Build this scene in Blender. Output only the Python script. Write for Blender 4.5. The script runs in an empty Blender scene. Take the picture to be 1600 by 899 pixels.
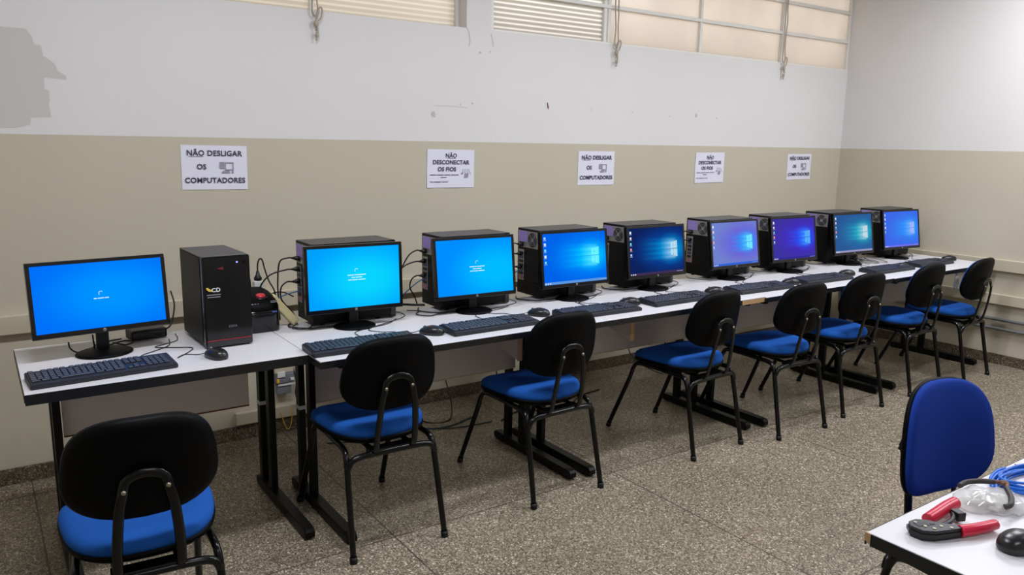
import bpy, bmesh, math, random
from mathutils import Vector, Matrix
PI = math.pi
R = math.radians
random.seed(7)
scene = bpy.context.scene
COL = scene.collection

# ------------------------------------------------------------------ camera
def make_camera():
    f = 1216.0
    roll = math.atan(0.0176)
    pitch = R(10.546)
    yaw = R(34.8)
    fw = Vector((math.sin(yaw)*math.cos(pitch), math.cos(yaw)*math.cos(pitch), -math.sin(pitch)))
    r0 = Vector((math.cos(yaw), -math.sin(yaw), 0))
    u0 = r0.cross(fw)
    r = r0*math.cos(roll) + u0*math.sin(roll)
    u = -r0*math.sin(roll) + u0*math.cos(roll)
    cd = bpy.data.cameras.new('camera')
    cd.sensor_width = 36.0
    cd.lens = 36.0*f/1600.0
    cd.clip_start = 0.02
    co = bpy.data.objects.new('camera', cd)
    m = Matrix((r, u, -fw)).transposed().to_4x4()
    m.translation = Vector((0, -3.965, 1.55))
    co.matrix_world = m
    COL.objects.link(co)
    scene.camera = co
make_camera()

# ------------------------------------------------------------------ world, lamps, exposure
w = bpy.data.worlds.new('daylight'); scene.world = w; w.use_nodes = True
bg = w.node_tree.nodes['Background']
bg.inputs[0].default_value = (0.95, 0.97, 1.0, 1)
bg.inputs[1].default_value = 1.9
scene.view_settings.view_transform = 'Standard'
scene.view_settings.look = 'None'
scene.view_settings.gamma = 1
scene.view_settings.use_curve_mapping = False
scene.view_settings.exposure = 0.0
LAMP_W = 45.0
LAMPS = [(0.6, -1.9), (2.9, -1.9), (5.1, -1.9), (0.9, -4.8), (4.9, -3.9)]
LAMP_COL = (0.89, 0.925, 1.0)

# ------------------------------------------------------------------ materials
def lin(c):
    return tuple(((v/255.0)/12.92 if v/255.0 <= 0.04045 else ((v/255.0+0.055)/1.055)**2.4) for v in c)

MATS = {}
def mat(name, rgb, rough=0.5, metal=0.0, spec=0.5, noise=0.0, nscale=40.0, bump=0.0, trans=0.0, coat=0.0, alpha=1.0):
    if name in MATS: return MATS[name]
    m = bpy.data.materials.new(name); m.use_nodes = True
    nt = m.node_tree; b = nt.nodes['Principled BSDF']
    c = lin(rgb) + (1,)
    b.inputs['Base Color'].default_value = c
    b.inputs['Roughness'].default_value = rough
    b.inputs['Metallic'].default_value = metal
    b.inputs['Specular IOR Level'].default_value = spec
    b.inputs['Coat Weight'].default_value = coat
    b.inputs['Transmission Weight'].default_value = trans
    b.inputs['Alpha'].default_value = alpha
    if noise or bump:
        tc = nt.nodes.new('ShaderNodeTexCoord'); n = nt.nodes.new('ShaderNodeTexNoise')
        n.inputs['Scale'].default_value = nscale; n.inputs['Detail'].default_value = 5
        nt.links.new(tc.outputs['Object'], n.inputs['Vector'])
        if noise:
            mx = nt.nodes.new('ShaderNodeMix'); mx.data_type = 'RGBA'
            mx.inputs['A'].default_value = tuple(max(0, v*(1-noise)) for v in c[:3]) + (1,)
            mx.inputs['B'].default_value = tuple(min(1, v*(1+noise)) for v in c[:3]) + (1,)
            nt.links.new(n.outputs['Fac'], mx.inputs['Factor'])
            nt.links.new(mx.outputs['Result'], b.inputs['Base Color'])
        if bump:
            bp = nt.nodes.new('ShaderNodeBump'); bp.inputs['Strength'].default_value = bump
            bp.inputs['Distance'].default_value = 0.002
            nt.links.new(n.outputs['Fac'], bp.inputs['Height'])
            nt.links.new(bp.outputs['Normal'], b.inputs['Normal'])
    MATS[name] = m
    return m

def emis(name, rgb, s=1.0):
    if name in MATS: return MATS[name]
    m = bpy.data.materials.new(name); m.use_nodes = True
    nt = m.node_tree; nt.nodes.remove(nt.nodes['Principled BSDF'])
    e = nt.nodes.new('ShaderNodeEmission'); e.inputs[0].default_value = lin(rgb)+(1,); e.inputs[1].default_value = s
    nt.links.new(e.outputs[0], nt.nodes['Material Output'].inputs[0])
    MATS[name] = m
    return m

class NG:
    """tiny expression helper over math nodes"""
    def __init__(s, m):
        s.nt = m.node_tree; s.N = s.nt.nodes; s.L = s.nt.links
    def m(s, op, a, b=None, c=None, clamp=False):
        n = s.N.new('ShaderNodeMath'); n.operation = op; n.use_clamp = clamp
        for i, v in enumerate((a, b, c)):
            if v is None: continue
            if isinstance(v, (int, float)): n.inputs[i].default_value = v
            else: s.L.new(v, n.inputs[i])
        return n.outputs[0]
    def mix(s, fac, a, b):
        n = s.N.new('ShaderNodeMix'); n.data_type = 'RGBA'
        for k, v in (('Factor', fac), ('A', a), ('B', b)):
            if isinstance(v, (int, float)): n.inputs[k].default_value = v
            elif isinstance(v, tuple): n.inputs[k].default_value = v if len(v) == 4 else v+(1,)
            else: s.L.new(v, n.inputs[k])
        return n.outputs['Result']
    def ss(s, v, lo, hi):
        n = s.N.new('ShaderNodeMapRange'); n.interpolation_type = 'SMOOTHSTEP'
        s.L.new(v, n.inputs['Value']); n.inputs['From Min'].default_value = lo; n.inputs['From Max'].default_value = hi
        return n.outputs['Result']
    def sep(s, out):
        n = s.N.new('ShaderNodeSeparateXYZ'); s.L.new(out, n.inputs[0]); return n.outputs

def wall_material():
    m = bpy.data.materials.new('two_tone_wall_paint'); m.use_nodes = True; g = NG(m)
    geo = g.N.new('ShaderNodeNewGeometry'); x, y, z = g.sep(geo.outputs['Position'])
    n = g.N.new('ShaderNodeTexNoise'); n.inputs['Scale'].default_value = 1.3; n.inputs['Detail'].default_value = 6
    g.L.new(geo.outputs['Position'], n.inputs['Vector'])
    n2 = g.N.new('ShaderNodeTexNoise'); n2.inputs['Scale'].default_value = 60; n2.inputs['Detail'].default_value = 3
    g.L.new(geo.outputs['Position'], n2.inputs['Vector'])
    up = g.mix(n.outputs['Fac'], lin((216, 212, 209)), lin((226, 223, 221)))
    lo = g.mix(n.outputs['Fac'], lin((190, 181, 161)), lin((199, 190, 170)))
    edge = g.m('ADD', 1.548, g.m('MULTIPLY', n2.outputs['Fac'], 0.004))
    f = g.m('GREATER_THAN', z, edge)
    b = g.N['Principled BSDF']; g.L.new(g.mix(f, lo, up), b.inputs['Base Color'])
    b.inputs['Roughness'].default_value = 0.62; b.inputs['Specular IOR Level'].default_value = 0.3
    bp = g.N.new('ShaderNodeBump'); bp.inputs['Strength'].default_value = 0.15; bp.inputs['Distance'].default_value = 0.002
    g.L.new(n2.outputs['Fac'], bp.inputs['Height']); g.L.new(bp.outputs['Normal'], b.inputs['Normal'])
    return m

def terrazzo(name, dark=(1, 1, 1), joints=True):
    m = bpy.data.materials.new(name); m.use_nodes = True; g = NG(m)
    geo = g.N.new('ShaderNodeNewGeometry'); P = geo.outputs['Position']; x, y, z = g.sep(P)
    def vor(scale, rnd=1.0):
        v = g.N.new('ShaderNodeTexVoronoi'); v.inputs['Scale'].default_value = scale; v.inputs['Randomness'].default_value = rnd
        g.L.new(P, v.inputs['Vector']); return v
    def ramp(fac, stops):
        r = g.N.new('ShaderNodeValToRGB'); g.L.new(fac, r.inputs[0]); e = r.color_ramp.elements
        r.color_ramp.interpolation = 'CONSTANT'
        while len(e) < len(stops): e.new(0.5)
        for el, (p, c) in zip(e, stops):
            el.position = p; el.color = tuple(v*d for v, d in zip(lin(c), dark)) + (1,)
        return r.outputs[0]
    v1 = vor(95); s1 = g.sep(v1.outputs['Color'])
    c1 = ramp(s1[0], [(0, (98, 88, 74)), (0.2, (122, 112, 98)), (0.42, (160, 150, 134)), (0.62, (194, 184, 166)), (0.86, (232, 224, 208))])
    v2 = vor(230); s2 = g.sep(v2.outputs['Color'])
    c2 = ramp(s2[1], [(0, (104, 94, 82)), (0.35, (146, 136, 122)), (0.65, (172, 162, 146)), (0.9, (208, 200, 184))])
    inner = g.m('LESS_THAN', v1.outputs['Distance'], 0.42)
    keep = g.m('MULTIPLY', inner, g.m('GREATER_THAN', s1[2], 0.3))
    col = g.mix(keep, c2, c1)
    n = g.N.new('ShaderNodeTexNoise'); n.inputs['Scale'].default_value = 1.6; n.inputs['Detail'].default_value = 4
    g.L.new(P, n.inputs['Vector'])
    n2 = g.mix(g.ss(n.outputs['Fac'], 0.3, 0.7), (0.86, 0.86, 0.85), (1.0, 1.0, 1.0))
    mul = g.N.new('ShaderNodeMix'); mul.data_type = 'RGBA'; mul.blend_type = 'MULTIPLY'; mul.inputs['Factor'].default_value = 1
    g.L.new(col, mul.inputs['A']); g.L.new(n2, mul.inputs['B']); col = mul.outputs['Result']
    if joints:
        def line(v, off, step):
            t = g.m('SUBTRACT', g.m('WRAP', g.m('SUBTRACT', v, off), step/2, -step/2), 0.0)
            return g.m('LESS_THAN', g.m('ABSOLUTE', t), 0.0035)
        j = g.m('MAXIMUM', line(x, 0.11, 1.155), line(y, -1.36, 1.185))
        col = g.mix(g.m('MULTIPLY', j, 0.75), col, lin((58, 50, 42)))
    b = g.N['Principled BSDF']; g.L.new(col, b.inputs['Base Color'])
    b.inputs['Roughness'].default_value = 0.38; b.inputs['Specular IOR Level'].default_value = 0.35
    return m

def pane_material(name, rgb, ribs=0.0):
    m = bpy.data.materials.new(name); m.use_nodes = True; g = NG(m)
    g.N.remove(g.N['Principled BSDF'])
    tc = g.N.new('ShaderNodeTexCoord'); P = tc.outputs['Object']
    n = g.N.new('ShaderNodeTexNoise'); n.inputs['Scale'].default_value = 2.2; n.inputs['Detail'].default_value = 4
    g.L.new(P, n.inputs['Vector'])
    c = lin(rgb)
    col = g.mix(n.outputs['Fac'], tuple(v*0.82 for v in c), tuple(min(1, v*1.12) for v in c))
    t = g.N.new('ShaderNodeBsdfTranslucent'); d = g.N.new('ShaderNodeBsdfDiffuse'); gl = g.N.new('ShaderNodeBsdfGlossy')
    gl.inputs['Roughness'].default_value = 0.25
    if ribs:
        x, y, z = g.sep(P)
        s = g.m('SINE', g.m('MULTIPLY', z, 2*PI/0.028))
        s = g.ss(s, -0.2, 0.9)
        hi = tuple(a+(b_-a)*ribs for a, b_ in zip(c, (1.0, 0.97, 0.93))); lo_ = tuple(v*(1-0.18*ribs) for v in c)
        col = g.mix(s, lo_, hi)
    g.L.new(col, t.inputs[0]); d.inputs[0].default_value = lin((200, 190, 172)) + (1,)
    m1 = g.N.new('ShaderNodeMixShader'); m1.inputs[0].default_value = 0.22
    g.L.new(t.outputs[0], m1.inputs[1]); g.L.new(d.outputs[0], m1.inputs[2])
    m2 = g.N.new('ShaderNodeMixShader'); m2.inputs[0].default_value = 0.04
    g.L.new(m1.outputs[0], m2.inputs[1]); g.L.new(gl.outputs[0], m2.inputs[2])
    g.L.new(m2.outputs[0], g.N['Material Output'].inputs[0])
    return m

def screen_plain(name, c0, c1, cx=0.5, cy=0.5, s=1.0):
    m = bpy.data.materials.new(name); m.use_nodes = True; g = NG(m); g.N.remove(g.N['Principled BSDF'])
    tc = g.N.new('ShaderNodeTexCoord'); u, v_, w_ = g.sep(tc.outputs['Generated'])
    du = g.m('SUBTRACT', u, cx); dv = g.m('SUBTRACT', w_, cy)
    d = g.m('SQRT', g.m('ADD', g.m('MULTIPLY', du, du), g.m('MULTIPLY', dv, dv)))
    col = g.mix(g.ss(d, 0.08, 0.75), lin(c0), lin(c1))
    e = g.N.new('ShaderNodeEmission'); g.L.new(col, e.inputs[0]); e.inputs[1].default_value = s
    g.L.new(e.outputs[0], g.N['Material Output'].inputs[0])
    return m

def screen_wall(name, base, ring, glow, hot, bar, flat=0.0):
    """desktop wallpaper: a lit four-pane window throwing beams to the left"""
    m = bpy.data.materials.new(name); m.use_nodes = True; g = NG(m); g.N.remove(g.N['Principled BSDF'])
    tc = g.N.new('ShaderNodeTexCoord'); u, q, v = g.sep(tc.outputs['Generated'])
    cx, cy = 0.825, 0.52
    du = g.m('SUBTRACT', u, cx); dv = g.m('SUBTRACT', v, cy)
    def ell(ax, ay, ox=0.0):
        a = g.m('DIVIDE', g.m('ADD', du, ox), ax); b = g.m('DIVIDE', dv, ay)
        return g.m('SQRT', g.m('ADD', g.m('MULTIPLY', a, a), g.m('MULTIPLY', b, b)))
    col = g.mix(g.ss(ell(0.75, 0.62, 0.12), 0.25, 1.0), lin(ring), lin(base))
    near = g.m('SUBTRACT', 1.0, g.ss(ell(0.34, 0.40, 0.05), 0.0, 1.0))
    col = g.mix(near, col, lin(glow))
    # beams: a wedge of light left of the window
    left = g.m('MULTIPLY', du, -1.0)
    half = g.m('ADD', 0.20, g.m('MULTIPLY', left, 0.10))
    inb = g.m('SUBTRACT', 1.0, g.ss(g.m('DIVIDE', g.m('ABSOLUTE', dv), half), 0.55, 1.25))
    fall = g.m('POWER', g.m('SUBTRACT', 1.0, g.ss(left, -0.05, 0.72)), 1.3)
    isl = g.ss(left, -0.06, 0.0)
    wv = g.m('ADD', 0.75, g.m('MULTIPLY', 0.25, g.m('SINE', g.m('MULTIPLY', dv, 60.0))))
    beam = g.m('MULTIPLY', g.m('MULTIPLY', inb, fall), g.m('MULTIPLY', isl, wv))
    col = g.mix(g.m('MULTIPLY', beam, 0.95), col, lin(glow))
    core = g.m('MULTIPLY', g.m('MULTIPLY', beam, 0.75), g.m('SUBTRACT', 1.0, g.ss(left, 0.0, 0.26)))
    col = g.mix(core, col, lin(hot))
    dark = g.m('MULTIPLY', g.m('LESS_THAN', g.m('ABSOLUTE', dv), 0.008), g.m('MULTIPLY', isl, fall))
    col = g.mix(g.m('MULTIPLY', dark, 0.45), col, lin(base))
    # window panes
    hh = g.m('ADD', 0.155, g.m('MULTIPLY', du, 0.35))
    inx = g.m('LESS_THAN', g.m('ABSOLUTE', du), 0.062)
    iny = g.m('LESS_THAN', g.m('ABSOLUTE', dv), hh)
    gapx = g.m('GREATER_THAN', g.m('ABSOLUTE', g.m('ADD', du, 0.012)), 0.006)
    gapy = g.m('GREATER_THAN', g.m('ABSOLUTE', dv), 0.009)
    win = g.m('MULTIPLY', g.m('MULTIPLY', inx, iny), g.m('MULTIPLY', gapx, gapy))
    col = g.mix(g.m('MULTIPLY', win, 0.85), col, lin(hot))
    col = g.mix(g.m('LESS_THAN', v, 0.05), col, lin(bar))
    e = g.N.new('ShaderNodeEmission'); g.L.new(col, e.inputs[0]); e.inputs[1].default_value = 1.0
    g.L.new(e.outputs[0], g.N['Material Output'].inputs[0])
    return m

M_black = mat('black_plastic', (10, 10, 11), 0.42, spec=0.35)
M_shell = mat('black_chair_shell', (3, 3, 4), 0.5, spec=0.1, bump=0.15, nscale=500)
M_tube = mat('black_painted_steel', (5, 5, 6), 0.22, spec=0.35)
M_deskleg = mat('matt_black_steel', (5, 5, 6), 0.4, spec=0.2)
M_lam = mat('white_laminate', (214, 211, 213), 0.38, noise=0.015, nscale=3)
M_edge = mat('black_edge_band', (12, 12, 13), 0.45)
M_wood = mat('bare_chipboard', (176, 140, 100), 0.8, noise=0.2, nscale=120)
M_panel = mat('grey_white_panel', (196, 188, 184), 0.55, noise=0.02, nscale=4)
M_redline = mat('brown_panel_edge', (106, 52, 36), 0.7, noise=0.25, nscale=60)
M_blue = mat('blue_fabric', (26, 80, 158), 0.9, spec=0.15, noise=0.1, nscale=700, bump=0.3)
M_blue2 = mat('royal_blue_fabric', (27, 58, 148), 0.9, spec=0.15, noise=0.1, nscale=700, bump=0.3)
M_bolt = mat('bolt_steel', (150, 140, 122), 0.35, 0.9)
M_case = mat('black_case_steel', (9, 9, 11), 0.45, spec=0.2)
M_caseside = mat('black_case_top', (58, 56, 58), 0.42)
M_gloss = mat('gloss_black_bezel', (14, 14, 17), 0.16)
M_silver = mat('zinc_rear_plate', (150, 148, 150), 0.4, 0.5)
M_violet = mat('violet_bloom_tint', (150, 132, 205), 0.5)
M_port = mat('port_black', (14, 14, 16), 0.5)
M_portb = mat('port_blue', (56, 62, 84), 0.5)
M_portp = mat('port_pink', (160, 96, 110), 0.5)
M_red = mat('red_accent', (190, 22, 42), 0.4)
M_redbtn = mat('red_button', (205, 45, 58), 0.35)
M_keybody = mat('keyboard_black', (30, 32, 40), 0.45)
M_key = mat('keycap_dark', (42, 45, 58), 0.45)
M_mouse = mat('mouse_black', (27, 27, 29), 0.3)
M_cable = mat('black_cable', (18, 18, 19), 0.5)
M_greycable = mat('grey_cable', (120, 116, 112), 0.55)
M_teal = mat('blue_network_cable', (40, 92, 150), 0.45)
M_bluecord = mat('bright_blue_patch_cable', (24, 106, 210), 0.4)
M_cream = mat('cream_plastic', (214, 200, 150), 0.45)
M_whitepl = mat('white_plastic', (224, 222, 218), 0.4)
M_greypl = mat('grey_plastic', (120, 122, 128), 0.5)
M_paper = mat('paper', (226, 224, 236), 0.75, noise=0.015, nscale=12)
M_ink = mat('printed_ink', (70, 66, 88), 0.8)
M_inkgrey = mat('printed_grey', (150, 148, 160), 0.8)
M_frame = mat('window_frame_paint', (226, 223, 216), 0.5)
M_rope = mat('old_rope', (176, 164, 148), 0.9, noise=0.2, nscale=300)
M_trunk = mat('beige_trunking', (196, 186, 162), 0.5)
M_pipe = mat('grey_conduit', (128, 130, 130), 0.4)
M_ceil = mat('ceiling_paint', (150, 146, 140), 0.8)
M_wall = wall_material()
M_floor = terrazzo('terrazzo_floor', (0.80, 0.765, 0.70))
M_base = terrazzo('terrazzo_baseboard', (0.40, 0.36, 0.31), False)
M_pane = pane_material('frosted_glass', (232, 223, 214))
M_ribbed = pane_material('ribbed_glass', (218, 211, 200), 1.0)
M_faintrib = pane_material('faintly_ribbed_glass', (222, 213, 200), 0.35)

# ------------------------------------------------------------------ mesh builder
class MB:
    def __init__(s): s.bm = bmesh.new(); s.mats = []; s.idx = 0
    def use(s, m):
        if m not in s.mats: s.mats.append(m)
        s.idx = s.mats.index(m); return s
    def _tag(s, faces, smooth=False):
        for f in faces: f.material_index = s.idx; f.smooth = smooth
    def box(s, x0, x1, y0, y1, z0, z1, bev=0.0, seg=2, M=None):
        ret = bmesh.ops.create_cube(s.bm, size=1.0); vs = ret['verts']
        bmesh.ops.scale(s.bm, vec=(abs(x1-x0), abs(y1-y0), abs(z1-z0)), verts=vs)
        bmesh.ops.translate(s.bm, vec=((x0+x1)/2, (y0+y1)/2, (z0+z1)/2), verts=vs)
        if M is not None: bmesh.ops.transform(s.bm, matrix=M, verts=vs)
        fs = list({f for v in vs for f in v.link_faces}); s._tag(fs)
        if bev > 0:
            es = list({e for v in vs for e in v.link_edges})
            r = bmesh.ops.bevel(s.bm, geom=es, offset=bev, segments=seg, profile=0.5, affect='EDGES', clamp_overlap=True)
            s._tag(r['faces'], False)
        return s
    def tube(s, pts, r=0.01, seg=8, up=None, ry=None, cap=True, closed=False):
        pts = [Vector(p) for p in pts]; n = len(pts); rings = []
        prev = None
        for i, p in enumerate(pts):
            a = pts[i-1] if (i > 0 or closed) else p
            b = pts[(i+1) % n] if (i < n-1 or closed) else p
            t = (b-a).normalized()
            if up is not None: side = Vector(up)
            elif prev is None:
                side = t.cross(Vector((0, 0, 1)))
                if side.length < 0.05: side = t.cross(Vector((0, 1, 0)))
            else: side = prev
            side = (side - t*side.dot(t))
            if side.length < 1e-5: side = t.orthogonal()
            side.normalize(); prev = side
            nn = t.cross(side)
            rr = r[i] if isinstance(r, (list, tuple)) else r
            r2 = rr if ry is None else ry
            rings.append([s.bm.verts.new(p + side*math.cos(2*PI*k/seg)*rr + nn*math.sin(2*PI*k/seg)*r2) for k in range(seg)])
        fs = []
        for i in range(n if closed else n-1):
            A, B = rings[i], rings[(i+1) % n]
            for k in range(seg):
                fs.append(s.bm.faces.new((A[k], A[(k+1) % seg], B[(k+1) % seg], B[k])))
        s._tag(fs, True)
        if cap and not closed:
            s._tag([s.bm.faces.new(list(reversed(rings[0]))), s.bm.faces.new(rings[-1])])
        return s
    def cyl(s, p0, p1, r, seg=16, r1=None):
        return s.tube([p0, p1], [r, r if r1 is None else r1], seg)
    def shells(s, outline, prof, fn=None, nt=40, smooth=True):
        """rings of a closed outline(theta)->(x,y); prof = [(scale, z) ...]; first/last ring closed by a fan"""
        rings = []
        for sc, z in prof:
            ring = []
            for k in range(nt):
                x, y = outline(2*PI*k/nt)
                v = Vector((x*sc, y*sc, z))
                if fn: v = Vector(fn(v))
                ring.append(s.bm.verts.new(v))
            rings.append(ring)
        fs = []
        for A, B in zip(rings, rings[1:]):
            for k in range(nt): fs.append(s.bm.faces.new((A[k], B[k], B[(k+1) % nt], A[(k+1) % nt])))
        for ring, flip in ((rings[0], False), (rings[-1], True)):
            c = s.bm.verts.new(sum((v.co for v in ring), Vector())/nt)
            for k in range(nt):
                t = (ring[k], ring[(k+1) % nt], c)
                fs.append(s.bm.faces.new(t if not flip else t[::-1]))
        s._tag(fs, smooth)
        return s
    def poly(s, pts, z=None):
        f = s.bm.faces.new([s.bm.verts.new(Vector(p)) for p in pts]); s._tag([f]); return s
    def prism(s, pts, d, smooth=False):
        """polygon of 3-D points thickened by vector d"""
        d = Vector(d); A = [s.bm.verts.new(Vector(p)) for p in pts]; B = [s.bm.verts.new(Vector(p)+d) for p in pts]
        n = len(pts); fs = [s.bm.faces.new(list(reversed(A))), s.bm.faces.new(B)]
        for k in range(n): fs.append(s.bm.faces.new((A[k], A[(k+1) % n], B[(k+1) % n], B[k])))
        s._tag(fs, smooth); return s
    def merge(s, mesh, M):
        """join an existing mesh (lettering) with the current material"""
        nv = len(s.bm.verts); nf = len(s.bm.faces)
        s.bm.from_mesh(mesh); s.bm.verts.ensure_lookup_table(); s.bm.faces.ensure_lookup_table()
        bmesh.ops.transform(s.bm, matrix=M, verts=s.bm.verts[nv:])
        s._tag(s.bm.faces[nf:]); return s
    def build(s, name, parent=None, m=None, fix=True):
        if m is not None and not s.mats: s.mats = [m]
        if fix: bmesh.ops.recalc_face_normals(s.bm, faces=s.bm.faces)
        me = bpy.data.meshes.new(name); s.bm.to_mesh(me); s.bm.free()
        for x in s.mats: me.materials.append(x)
        o = bpy.data.objects.new(name, me); COL.objects.link(o)
        if parent is not None: o.parent = parent
        return o

def smooth_path(pts, k=6):
    P = [Vector(p) for p in pts]; out = []
    for i in range(len(P)-1):
        p0 = P[max(i-1, 0)]; p1 = P[i]; p2 = P[i+1]; p3 = P[min(i+2, len(P)-1)]
        for j in range(k):
            t = j/k
            out.append(0.5*((2*p1)+(-p0+p2)*t+(2*p0-5*p1+4*p2-p3)*t*t+(-p0+3*p1-3*p2+p3)*t**3))
    out.append(P[-1]); return out

def sup(a, b, n=2.6):
    def f(t):
        c, s_ = math.cos(t), math.sin(t)
        return (a*math.copysign(abs(c)**(2/n), c), b*math.copysign(abs(s_)**(2/n), s_))
    return f

def tag(o, label, cat, group=None):
    o['label'] = label; o['category'] = cat
    if group: o['group'] = group
    return o
def thing(name, label, cat, loc=(0, 0, 0), rz=0.0, group=None):
    o = bpy.data.objects.new(name, None); COL.objects.link(o)
    o.empty_display_size = 0.05; o.location = loc; o.rotation_euler = (0, 0, rz)
    return tag(o, label, cat, group)
def kids(o): return [c for c in bpy.data.objects if c.parent == o]
def dup(o, loc=None, rz=None, label=None):
    r = o.copy(); COL.objects.link(r)
    if loc is not None: r.location = loc
    if rz is not None: r.rotation_euler = (0, 0, rz)
    if label: r['label'] = label
    for ch in kids(o):
        c = ch.copy(); COL.objects.link(c); c.parent = r
        for gch in kids(ch):
            d = gch.copy(); COL.objects.link(d); d.parent = c
    return r
def structure(o): o['kind'] = 'structure'; return o

def text_mesh(body, size, bold=0.0, sx=1.0):
    cu = bpy.data.curves.new('lettering', 'FONT'); cu.body = body; cu.size = size
    cu.align_x = 'CENTER'; cu.align_y = 'CENTER'; cu.offset = bold; cu.resolution_u = 3; cu.extrude = 0.0002
    cu.space_character = 1.05
    ob = bpy.data.objects.new('lettering', cu); COL.objects.link(ob)
    dg = bpy.context.evaluated_depsgraph_get(); me = bpy.data.meshes.new_from_object(ob.evaluated_get(dg))
    COL.objects.unlink(ob); bpy.data.objects.remove(ob)
    return me
FACE_Y = Matrix(((1, 0, 0, 0), (0, 0, -1, 0), (0, 1, 0, 0), (0, 0, 0, 1)))   # text plane xy -> xz facing -y

# ------------------------------------------------------------------ the room
X0, X1, Y0, H = -1.6, 6.15, -6.6, 3.15
WB, WT = 2.19, 2.92
structure(MB().box(X0-0.2, X1+0.2, Y0-0.2, 0.2, -0.1, 0.0).build('floor', m=M_floor))
structure(MB().box(X0-0.2, X1+0.2, Y0-0.2, 0.2, H, H+0.1).build('ceiling', m=M_ceil))
b = MB().use(M_wall)
b.box(X0, X1, 0, 0.16, 0, WB)
b.box(X0, X1, 0, 0.16, WT, H)
b.box(X0, -0.9, 0, 0.16, WB, WT)
b.box(2.41, 2.575, 0, 0.16, WB, WT)
wall_back = structure(b.build('wall_back'))
structure(MB().box(X1, X1+0.16, Y0, 0.16, 0, H).build('wall_right', m=M_wall))
structure(MB().box(X0-0.16, X0, Y0, 0.16, 0, H).build('wall_left', m=M_wall))
structure(MB().box(X0, X1, Y0-0.16, Y0, 0, H).build('wall_front', m=M_wall))
structure(MB().box(X0, X1, -0.012, 0, 0, 0.075, 0.003).build('baseboard_back', m=M_base))
structure(MB().box(X1-0.012, X1, Y0, -0.012, 0, 0.075, 0.003).build('baseboard_right', m=M_base))

# repair patch and scuffs on the back wall
M_patch = mat('grey_filler_patch', (200, 196, 191), 0.75, noise=0.02, nscale=20)
ys = -0.0006
pp = [(-0.02, 1.99), (0.12, 1.995), (0.16, 1.985), (0.25, 1.985), (0.27, 1.955), (0.275, 1.925), (0.30, 1.92), (0.305, 1.88), (0.345, 1.85), (0.355, 1.82), (0.385, 1.80),
      (0.385, 1.785), (0.30, 1.79), (0.30, 1.74), (0.315, 1.735), (0.315, 1.69), (0.31, 1.685), (0.315, 1.625), (0.24, 1.62), (0.235, 1.59), (0.18, 1.575), (-0.02, 1.575)]
b = MB().use(M_patch); b.poly([(x, ys, z) for x, z in pp]); b.build('filler_patch', wall_back, fix=False)
M_scuff = mat('scuff_grey', (190, 185, 183), 0.8); M_rust = mat('rust_mark', (92, 34, 34), 0.8); M_crack = mat('crack_dark', (176, 170, 167), 0.9)
b = MB().use(M_scuff)
random.seed(3)
for (x, z, r_) in [(2.19, 1.70, 0.022), (2.45, 1.77, 0.008), (2.37, 1.76, 0.006), (4.07, 1.75, 0.006), (4.34, 1.765, 0.014), (4.56, 1.755, 0.008), (3.72, 1.765, 0.006), (3.35, 1.77, 0.006), (2.5, 2.06, 0.008), (2.57, 2.07, 0.008), (2.62, 1.58, 0.004)]:
    b.poly([(x+r_*(0.6+0.6*random.random())*math.cos(t*PI/3), ys, z+r_*(0.6+0.6*random.random())*math.sin(t*PI/3)) for t in range(6)])
b.use(M_crack)
for pts in ([(2.41, 2.19), (2.425, 2.165), (2.433, 2.12), (2.426, 2.09)], [(2.575, 2.17), (2.585, 2.14), (2.592, 2.10)], [(2.20, 1.748), (2.3, 1.75), (2.42, 1.745)]):
    for p, q in zip(pts, pts[1:]):
        b.poly([(p[0]-0.0025, ys, p[1]), (p[0]+0.0025, ys, p[1]), (q[0]+0.002, ys, q[1]), (q[0]-0.002, ys, q[1])] if abs(p[1]-q[1]) > 0.01 else
               [(p[0], ys, p[1]-0.001), (q[0], ys, q[1]-0.001), (q[0], ys, q[1]+0.001), (p[0], ys, p[1]+0.001)])
b.use(M_rust).poly([(2.995, ys, 1.80), (3.003, ys, 1.797), (3.010, ys, 1.77), (3.006, ys, 1.755), (3.000, ys, 1.765)])
b.build('scuff_mark', wall_back, fix=False)

# right wall small marks
# windows
def window(name, xs, zs, x0, x1, yg, fr, ribbed):
    """grid window: xs = mullion centres, zs = transom heights"""
    b = MB().use(M_frame)
    t, d = 0.011, 0.02
    b.box(x0, x0+0.022, yg-d, yg+d, WB, WT, 0.002); b.box(x1-0.022, x1, yg-d, yg+d, WB, WT, 0.002)
    b.box(x0+0.022, x1-0.022, yg-d, yg+d, WB, WB+0.012, 0.002); b.box(x0+0.022, x1-0.022, yg-d, yg+d, WT-0.02, WT, 0.002)
    for x in xs: b.box(x-t, x+t, yg-d, yg+d, WB+0.012, WT-0.02, 0.002)
    for z in zs: b.box(x0+0.022, x1-0.022, yg-d-0.006, yg+d-0.006, z-t, z+t, 0.002)
    f = structure(b.build(name))
    ex = [x0+0.022]+sum([[x-t, x+t] for x in xs], [])+[x1-0.022]
    ez = [WB+0.012]+sum([[z-t, z+t] for z in zs], [])+[WT-0.02]
    for i in range(0, len(ex), 2):
        if ex[i+1]-ex[i] < 0.05: continue
        for j in range(0, len(ez), 2):
            mm = ribbed(i//2)
            MB().use(mm).box(ex[i], ex[i+1], yg+0.002, yg+0.006, ez[j], ez[j+1]).build('pane', f)
    return f
window('window_1', [-0.2, 0.62, 1.53], [2.42, 2.66], -0.9, 2.41, 0.10, 0, lambda i: M_faintrib)
window('window_2', [3.455, 3.49, 4.35, 5.265], [2.42, 2.65], 2.575, X1, 0.025, 0, lambda i: M_ribbed if i == 0 else M_pane)

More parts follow.
